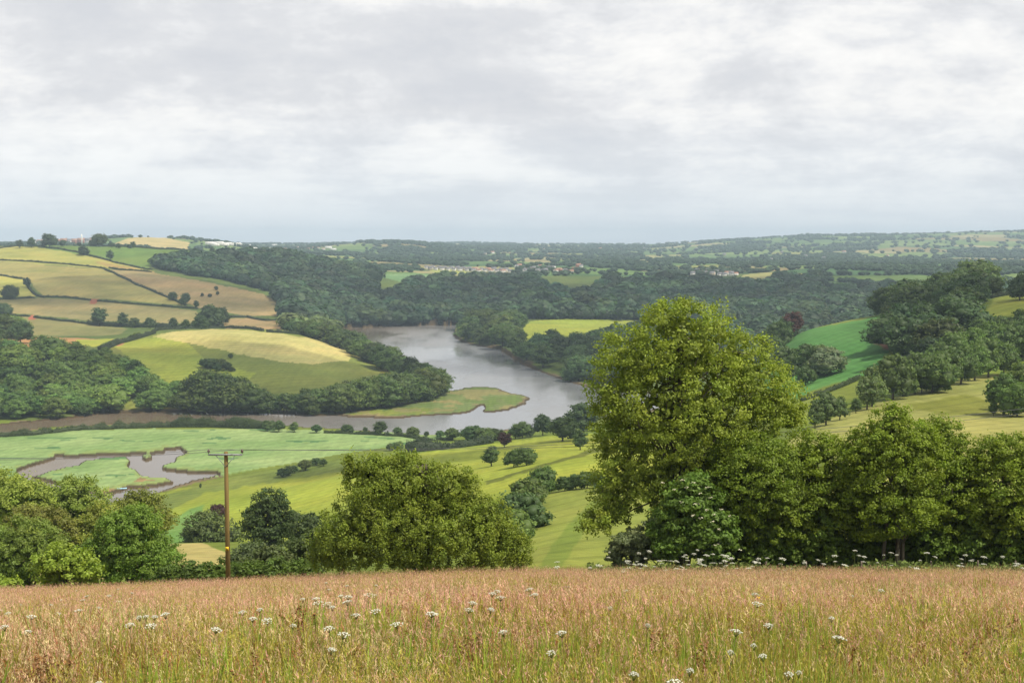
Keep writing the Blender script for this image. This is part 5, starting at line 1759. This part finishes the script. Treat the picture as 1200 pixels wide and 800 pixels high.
# upright tufts of sorrel, dock leaf and coarse green grass standing among the seed heads
Vs_, Ts_, Cs_ = [], [], []
nn0 = 0
for k in range(900):
    yc = float(np.exp(GR.uniform(math.log(7), math.log(52))))
    if GR.random() < 0.45:
        yc = float(GR.uniform(7, 20))
    xc = GR.uniform(-.46, .46) * yc
    kind_ = GR.random()
    nb_ = int(GR.uniform(25, 110))
    spread_ = GR.uniform(.08, .34)
    x_ = xc + GR.normal(size=nb_) * spread_
    y_ = yc + GR.normal(size=nb_) * spread_
    z_ = zat(x_, y_)
    h_ = GR.uniform(.5, 1.0, nb_) * GR.uniform(.8, 1.2)
    a_ = GR.uniform(0, np.pi, nb_)
    w2 = (0.004 if kind_ > .5 else 0.009) * (1 + yc / 40) * GR.uniform(.7, 1.4, nb_)
    sx2, sy2 = np.cos(a_) * w2, np.sin(a_) * w2
    lx, ly = x_ + GR.normal(size=nb_) * .12 * h_, y_ + GR.normal(size=nb_) * .12 * h_
    tri = np.stack([np.stack([x_ - sx2, y_ - sy2, z_], 1), np.stack([x_ + sx2, y_ + sy2, z_], 1), np.stack([lx + sx2 * .8, ly + sy2 * .8, z_ + h_ * .7], 1), np.stack([lx + (lx - x_) * .4, ly + (ly - y_) * .4, z_ + h_], 1)], 1)
    Vs_.append(tri.reshape(-1, 3))
    Ts_.append(np.arange(nb_ * 4).reshape(nb_, 4) + nn0)
    nn0 += nb_ * 4
    c_ = (GREEN * 1.1 if kind_ < .42 else OLIVE * .95 if kind_ < .72 else np.array((.36, .20, .07)) if kind_ < .9 else RUST)
    Cs_.append(np.repeat(c_ * GR.uniform(.65, 1.3, (nb_, 1)), 4, 0))
o = mesh('meadow_tufts', np.concatenate(Vs_), np.concatenate(Ts_), M_GRASS, np.concatenate(Cs_))
tag(o, 'upright green, olive and rusty tufts standing among the pink grass', 'grass', kind='stuff')

# rank green growth at the foot of the hedgerow
n = 15000
uu = GR.uniform(690, 1260, n)
yy = GR.uniform(76, 82.5, n)
xx = (uu - 600) / F * yy
zz = zat(xx, yy)
hh = GR.uniform(0.4, 1.15, n) * (0.55 + 0.9 * fbm(xx / 2, yy * 0, 5, 3))
P = np.stack([xx, yy, zz + hh * GR.random(n)], 1)
Nr = unit(GR.normal(size=(n, 3)) + np.array((0, -.5, .4)))
Vv, Fv = leaf_quads(P, Nr, 0.13, GR, asp=2.4)
o = mesh('tall_weeds', Vv, Fv, M_GRASS, np.repeat(np.array((0.15, 0.20, 0.05)) * GR.uniform(0.6, 1.4, (n, 1)), 4, 0))
tag(o, 'rank green weeds along the foot of the hedgerow', 'weeds', kind='stuff')

# hogweed and cow parsley: stem with a flat white umbel
UM = []
for s_ in range(4):
    rg = np.random.default_rng(900 + s_)
    mb = MB()
    mb.tube([(0, 0, -0.05), (0.01, 0, .5), (0, 0.01, .86), (0, 0, .93)], [0.011, 0.009, 0.006, 0.005], 6)
    rays = []
    nr_ = 15
    for i_ in range(nr_):
        a = i_ * 2.4
        r_ = 0.105 * math.sqrt((i_ + .5) / nr_)
        q = (r_ * math.cos(a), r_ * math.sin(a), 1.0 - r_ * r_ * 2.2)
        rays.append(q)
        mb.tube([(0, 0, .925), (q[0] * .6, q[1] * .6, .965), q], [0.0035, 0.0022, 0.002], 4)
    for sgn in (-1, 1):     # two leaf stalks with lobed leaves
        mb.tube([(0, 0, .3), (sgn * .10, .02, .42)], [.006, .003], 4)
        mb.add([(sgn * .08, 0, .41), (sgn * .16, -.06, .43), (sgn * .27, 0.01, .40), (sgn * .17, .07, .43)], [(0, 1, 2, 3)])
    st_o = mb.obj('stem', M_STEM)
    fb = MB()
    for q in rays:
        for j in range(3):
            c = np.array(q) + rg.normal(size=3) * np.array((.010, .010, .002))
            ang_ = np.linspace(0, 2 * np.pi, 7, endpoint=False)
            rr = 0.014 * rg.uniform(.8, 1.2)
            ring = np.stack([c[0] + rr * np.cos(ang_), c[1] + rr * np.sin(ang_), np.full(7, c[2])], 1)
            Vf = np.concatenate([ring, [c + (0, 0, .007)], [c - (0, 0, .006)]])
            Qf = []
            for i2 in range(7):
                Qf.append((i2, (i2 + 1) % 7, 7, 7))
                Qf.append(((i2 + 1) % 7, i2, 8, 8))
            fb.add(Vf, Qf)
    fo = fb.obj('flower_head', M_UMBEL)
    UM.append((st_o.data, fo.data))
    bpy.data.objects.remove(st_o)
    bpy.data.objects.remove(fo)
NF = {'n': 0}


def flower(u, v, hgt=0.95, sc=1.0, label=None, y=None):
    """white umbel whose head stands at photo position (u, v)"""
    if y is None:
        p = cast(u, v, 4, 92, off=hgt)
    else:
        p = pt(u, v, y)
        p = np.array((p[0], y, float(zat(p[0], y))))
        hgt = max(0.5, pt(u, v, y)[2] - p[2])
    if p[1] > 91:
        return
    k = NF['n']
    NF['n'] += 1
    root = empty('umbel_flower', p, label, 'flower', 'white umbel flowers in the meadow', RG.uniform(0, 6))
    root.rotation_euler = (RG.normal() * .13, RG.normal() * .13, RG.uniform(0, 6))
    sc = sc * RG.uniform(.55, 1.15)
    root.scale = (sc, sc, hgt)
    s_, f_ = UM[k % 4]
    for nm, me in (('stem', s_), ('flower_head', f_)):
        o = bpy.data.objects.new(nm, me)
        COL.objects.link(o)
        o.parent = root


big = [(1032, 690, 1.35, 'largest white umbel, on a tall bare stem in the right of the meadow'), (968, 748, 1.3, 'broad ragged umbel below and left of the largest umbel'), (974, 725, 1.0, 'umbel between the largest and the ragged one'),
       (901, 748, 1.0, 'flat umbel left of the ragged umbel'), (844, 739, 1.1, 'flat bright umbel near the middle of the right meadow'), (860, 755, 1.0, 'dull umbel just below the flat bright one'), (752, 720, 0.9, 'umbel straight below the sloping meadow gap'),
       (670, 736, 1.0, 'bright umbel below the copper brown dock spike'), (653, 757, 1.1, 'lopsided umbel low in the middle of the meadow'), (555, 710, 1.2, 'twin headed looking wide umbel below the drooping tree'), (381, 738, 1.1, 'wide umbel right of the rust dock spike at the left'),
       (372, 761, 1.0, 'umbel close below the wide left umbel'), (100, 797, 1.1, 'umbel cut by the lower left edge'), (24, 704, 0.9, 'umbel near the left end of the meadow'), (20, 731, 1.0, 'umbel near the left end, lower one'),
       (216, 717, 1.0, 'umbel below the lime green bush'), (178, 717, 0.9, 'umbel left of the one below the lime bush'), (804, 797, 1.2, 'umbel cut by the lower edge of the picture'), (790, 780, 1.0, 'umbel near the lower edge in the right half'), (738, 790, 1.0, 'umbel near the lower edge in the middle'),
       (918, 787, 1.0, 'umbel near the lower edge right of the middle'), (911, 765, 0.8, 'small umbel under the flat one'), (933, 779, .7, 'small umbel low right')]
for u, v, sc, lab in big:
    flower(u, v, 1.06, sc * 0.52, lab)
mid_f = [(381, 683), (382, 690), (406, 684), (358, 698), (366, 700), (375, 701), (384, 702), (396, 701), (410, 695), (414, 697), (431, 696), (407, 698), (424, 704), (433, 684), (456, 695), (541, 703), (533, 709), (571, 696), (587, 701), (500, 717), (446, 712), (475, 728), (407, 720), (390, 712),
         (396, 729), (600, 733), (640, 696), (669, 687), (630, 690), (585, 690), (701, 701), (735, 690), (884, 697), (1000, 690), (905, 725), (885, 705), (148, 703), (125, 696), (128, 703), (150, 695), (166, 698), (99, 703), (83, 703), (110, 697), (202, 706), (52, 708), (30, 722), (165, 728), (180, 726), (98, 712),
         (96, 716), (312, 717), (290, 715), (306, 711), (337, 731), (295, 724), (180, 720), (167, 722), (232, 733), (57, 714), (73, 700), (9, 716), (5, 712), (40, 737), (140, 690), (90, 692)]
zc_ = {}
for u, v in sorted(mid_f):
    w_ = 'left of the pole' if u < 268 else 'between the pole and the drooping tree' if u < 400 else 'in front of the drooping tree' if u < 620 else 'right of the drooping tree'
    k = zc_[w_] = zc_.get(w_, -1) + 1
    flower(u, v, 0.96, 0.68, f'{ordn(k)} small white umbel from the left {w_}')
dr = [(float(np.clip(GR.normal(800, 70), 655, 1010)), GR.normal(660, 9), 0) for k in range(80)] + [(float(GR.uniform(940, 1195)), GR.normal(657, 7), 1) for k in range(34)]
zc_ = {}
for u, v, d_ in sorted(dr):
    k = zc_[d_] = zc_.get(d_, -1) + 1
    flower(u, v, sc=GR.uniform(1.1, 1.9), y=GR.uniform(68, 76), label=f'{ordn(k)} umbel from the left in the drift {["under the ash and elder", "at the foot of the right hedgerow"][d_]}')
# cream flower heads on the elder
m_ = MB()
ec = np.array(elder.location)
ecr = [c for c in elder.children if c.name.startswith('foliage')][0]
for (u, v) in [(776, 565), (790, 573), (800, 562), (806, 571), (812, 565), (820, 578), (829, 571), (834, 583), (815, 590), (828, 597), (836, 602), (846, 597), (835, 611), (822, 606), (842, 620), (856, 604), (868, 644), (838, 638), (812, 604), (798, 588)]:
    q = pt(u, v, 78.0 + RG.uniform(-.3, .3)) - ec
    for j in range(7):
        c = q + RG.normal(size=3) * np.array((.07, .05, .025))
        cv = ICO1 * np.array((.045, .045, .018)) + c
        m_.add(cv, [(a, b, c2, c2) for a, b, c2 in ICOT1])
m_.obj('flower_heads', m_noise('cream_elder_flower', (0.55, 0.52, 0.36), (0.7, 0.68, 0.5), 30), elder)

# docks: rust coloured seed spikes
DKM = []
for s_ in range(3):
    rg = np.random.default_rng(950 + s_)
    lst = []
    for b in range(5 + s_):
        a = rg.uniform(0, 6.28)
        tilt = 0 if b == 0 else rg.uniform(.08, .22)
        z0_ = 0 if b == 0 else rg.uniform(.25, .5)
        tip = np.array((math.cos(a) * tilt, math.sin(a) * tilt, 1.0 if b == 0 else rg.uniform(.72, .95)))
        st0 = np.array((0, 0, z0_))
        mb = MB()
        mb.tube([st0, (st0 + tip) / 2, tip], [.008, .005, .003], 5)
        Pn = []
        for q in range(60):
            t_ = rg.uniform(.35, 1)
            Pn.append(st0 * (1 - t_) + tip * t_ + rg.normal(size=3) * .016)
        Vv, Fv = leaf_quads(np.array(Pn), sph_pts(60, rg), 0.026, rg, asp=1.1)
        mb.add(Vv, Fv.tolist())
        o = mb.obj('seed_spike', M_DOCK)
        lst.append(('seed_spike', o.data))
        bpy.data.objects.remove(o)
    n = 12
    Pl = np.stack([rg.normal(size=n) * .07, rg.normal(size=n) * .07, rg.uniform(.05, .35, n)], 1)
    Vv, Fv = leaf_quads(Pl, unit(rg.normal(size=(n, 3)) + (0, 0, .6)), 0.07, rg, asp=3.5)
    o = mesh('leaves', Vv, Fv, M_STEM)
    lst.append(('leaves', o.data))
    bpy.data.objects.remove(o)
    DKM.append(lst)
docks = [(551, 738, 0.95), (350, 705, 1.1), (352, 718, .9), (455, 710, .9), (490, 718, .85), (533, 752, .8), (505, 722, .8), (850, 690, .95), (838, 692, .9), (825, 690, .8), (866, 692, .9), (772, 695, .9), (693, 705, .85), (718, 690, .7), (18, 722, .8), (76, 716, .7), (60, 770, 1.0), (45, 765, .9),
         (1018, 688, .9), (985, 745, .85), (994, 752, .8), (826, 755, .9), (764, 742, .9), (950, 720, .8), (1100, 690, .9), (1148, 740, .9), (1190, 720, 1.0), (205, 745, .8), (180, 760, .9), (235, 760, .8), (600, 745, .8), (645, 725, .7), (1070, 750, .9), (1130, 765, .9), (1185, 770, .9), (420, 760, .8), (300, 770, .9), (1160, 700, .8)]
zc_ = {}
for u, v, hgt in sorted(docks):
    p = cast(u, v, 4, 88, off=hgt * .95)
    w_ = 'left of the wooden pole' if u < 268 else 'between the pole and the drooping tree' if u < 400 else 'in front of the drooping tree' if u < 630 else 'below the gap and the ash' if u < 880 else 'in front of the right hedgerow'
    k = zc_[w_] = zc_.get(w_, -1) + 1
    root = empty('dock_plant', p, f'{ordn(k)} rust brown dock from the left {w_}', 'plant', 'rust coloured docks in the meadow', RG.uniform(0, 6))
    root.scale = (1.3, 1.3, hgt)
    for nm, me in DKM[k % 3]:
        o = bpy.data.objects.new(nm, me)
        COL.objects.link(o)
        o.parent = root
for k, (u, v) in enumerate([(889, 702), (898, 701)]):
    p = cast(u, v, 4, 88, off=.8)
    root = empty('buttercup', p, ['yellow flower, left one of the pair in the meadow', 'yellow flower, right one of the pair in the meadow'][k], 'flower', 'yellow flowers')
    m_ = MB()
    m_.tube([(0, 0, 0), (0, 0, .8)], [.006, .004], 5)
    m_.obj('stem', M_STEM, root)
    m_ = MB()
    for a in range(6):
        an = a * 1.05
        m_.add([(0, 0, .80), (.03 * math.cos(an - .4), .03 * math.sin(an - .4), .83), (.07 * math.cos(an), .07 * math.sin(an), .85), (.03 * math.cos(an + .4), .03 * math.sin(an + .4), .83)], [(0, 1, 2, 3)])
    m_.obj('petals', M_YELL, root)

# ------------------------------------------------------------------ unseen clouds added above the view to shade the valley
mc = bpy.data.materials.new('shade_cloud')
mc.use_nodes = True
nt = mc.node_tree
nt.nodes.clear()
o_ = N(nt, 'ShaderNodeOutputMaterial')
tr = N(nt, 'ShaderNodeBsdfTransparent')
df = N(nt, 'ShaderNodeBsdfDiffuse')
df.inputs[0].default_value = (0.9, 0.9, 0.9, 1)
lw = N(nt, 'ShaderNodeLayerWeight', Blend=0.5)
fac = mathn(nt, 'POWER', mathn(nt, 'SUBTRACT', 1.0, lw.outputs['Facing']), 1.1)
gp = N(nt, 'ShaderNodeNewGeometry')
nn = N(nt, 'ShaderNodeTexNoise', Scale=0.006, Detail=4.0)
LK(nt, gp.outputs['Position'], nn.inputs['Vector'])
rn_ = ramp(nt, [(0.35, 0.15), (0.6, 1.0)])
LK(nt, nn.outputs[0], rn_.inputs[0])
fac = mathn(nt, 'MULTIPLY', mathn(nt, 'MULTIPLY', fac, rn_.outputs[0]), 0.62)
ms = N(nt, 'ShaderNodeMixShader')
LK(nt, fac, ms.inputs[0])
LK(nt, tr.outputs[0], ms.inputs[1])
LK(nt, df.outputs[0], ms.inputs[2])
LK(nt, ms.outputs[0], o_.inputs[0])


def shade_cloud(cx, cy, rx, ry, label, alt=1150.0, rz=0.0):
    """an unseen flat-bottomed heap of vapour added to shade the ground around (cx, cy)"""
    k = alt / sun_dir[2]
    c = np.array((cx + sun_dir[0] * k, cy + sun_dir[1] * k, alt + 30))
    rg = np.random.default_rng(int(abs(cx) + cy))
    V_, T_ = ico(4)
    nn_ = fbm(V_[:, 0] * 2.2 + 5, V_[:, 1] * 2.2 + V_[:, 2], int(cy), 4) - 0.5
    V2 = V_ * (1 + 0.45 * nn_)[:, None] * np.array((rx, ry, 90))
    V2[:, 2] = np.where(V2[:, 2] < -25, -25 + (V2[:, 2] + 25) * .2, V2[:, 2])
    o = mesh('shade_cloud', V2, T_, mc, smooth=True, nv=3)
    o.location = c
    o.rotation_euler = (0, 0, rz)
    tag(o, label, 'shade_cloud', kind='structure')


shade_cloud(350, 2450, 700, 330, 'unseen grey vapour heap added to shade the far wood')
shade_cloud(-260, 1240, 170, 150, 'unseen vapour heap added to shade the round pasture hill')
shade_cloud(-640, 2150, 240, 260, 'unseen vapour heap added to shade the left hill')
shade_cloud(330, 780, 140, 170, 'unseen vapour heap added to shade the dark ridge wood')
shade_cloud(60, 1500, 150, 200, 'unseen vapour heap added to shade the dark shore wood')
shade_cloud(-20, 720, 110, 40, 'small unseen vapour heap added to shade the near river bank')

# ------------------------------------------------------------------ haze over everything
mh = bpy.data.materials.new('haze')
mh.use_nodes = True
nt = mh.node_tree
nt.nodes.clear()
o_ = N(nt, 'ShaderNodeOutputMaterial')
pvn = N(nt, 'ShaderNodeVolumePrincipled', Density=8e-5, Anisotropy=0.0)
pvn.inputs['Color'].default_value = (0.66, 0.84, 1.0, 1)
LK(nt, pvn.outputs[0], o_.inputs['Volume'])
m_ = MB()
m_.box((0, 6300, 130), (46000, 14600, 270))
hz = m_.obj('haze', mh)
tag(hz, 'thin blue summer haze over the whole valley', 'haze', kind='stuff')
print('objects', len(bpy.data.objects))
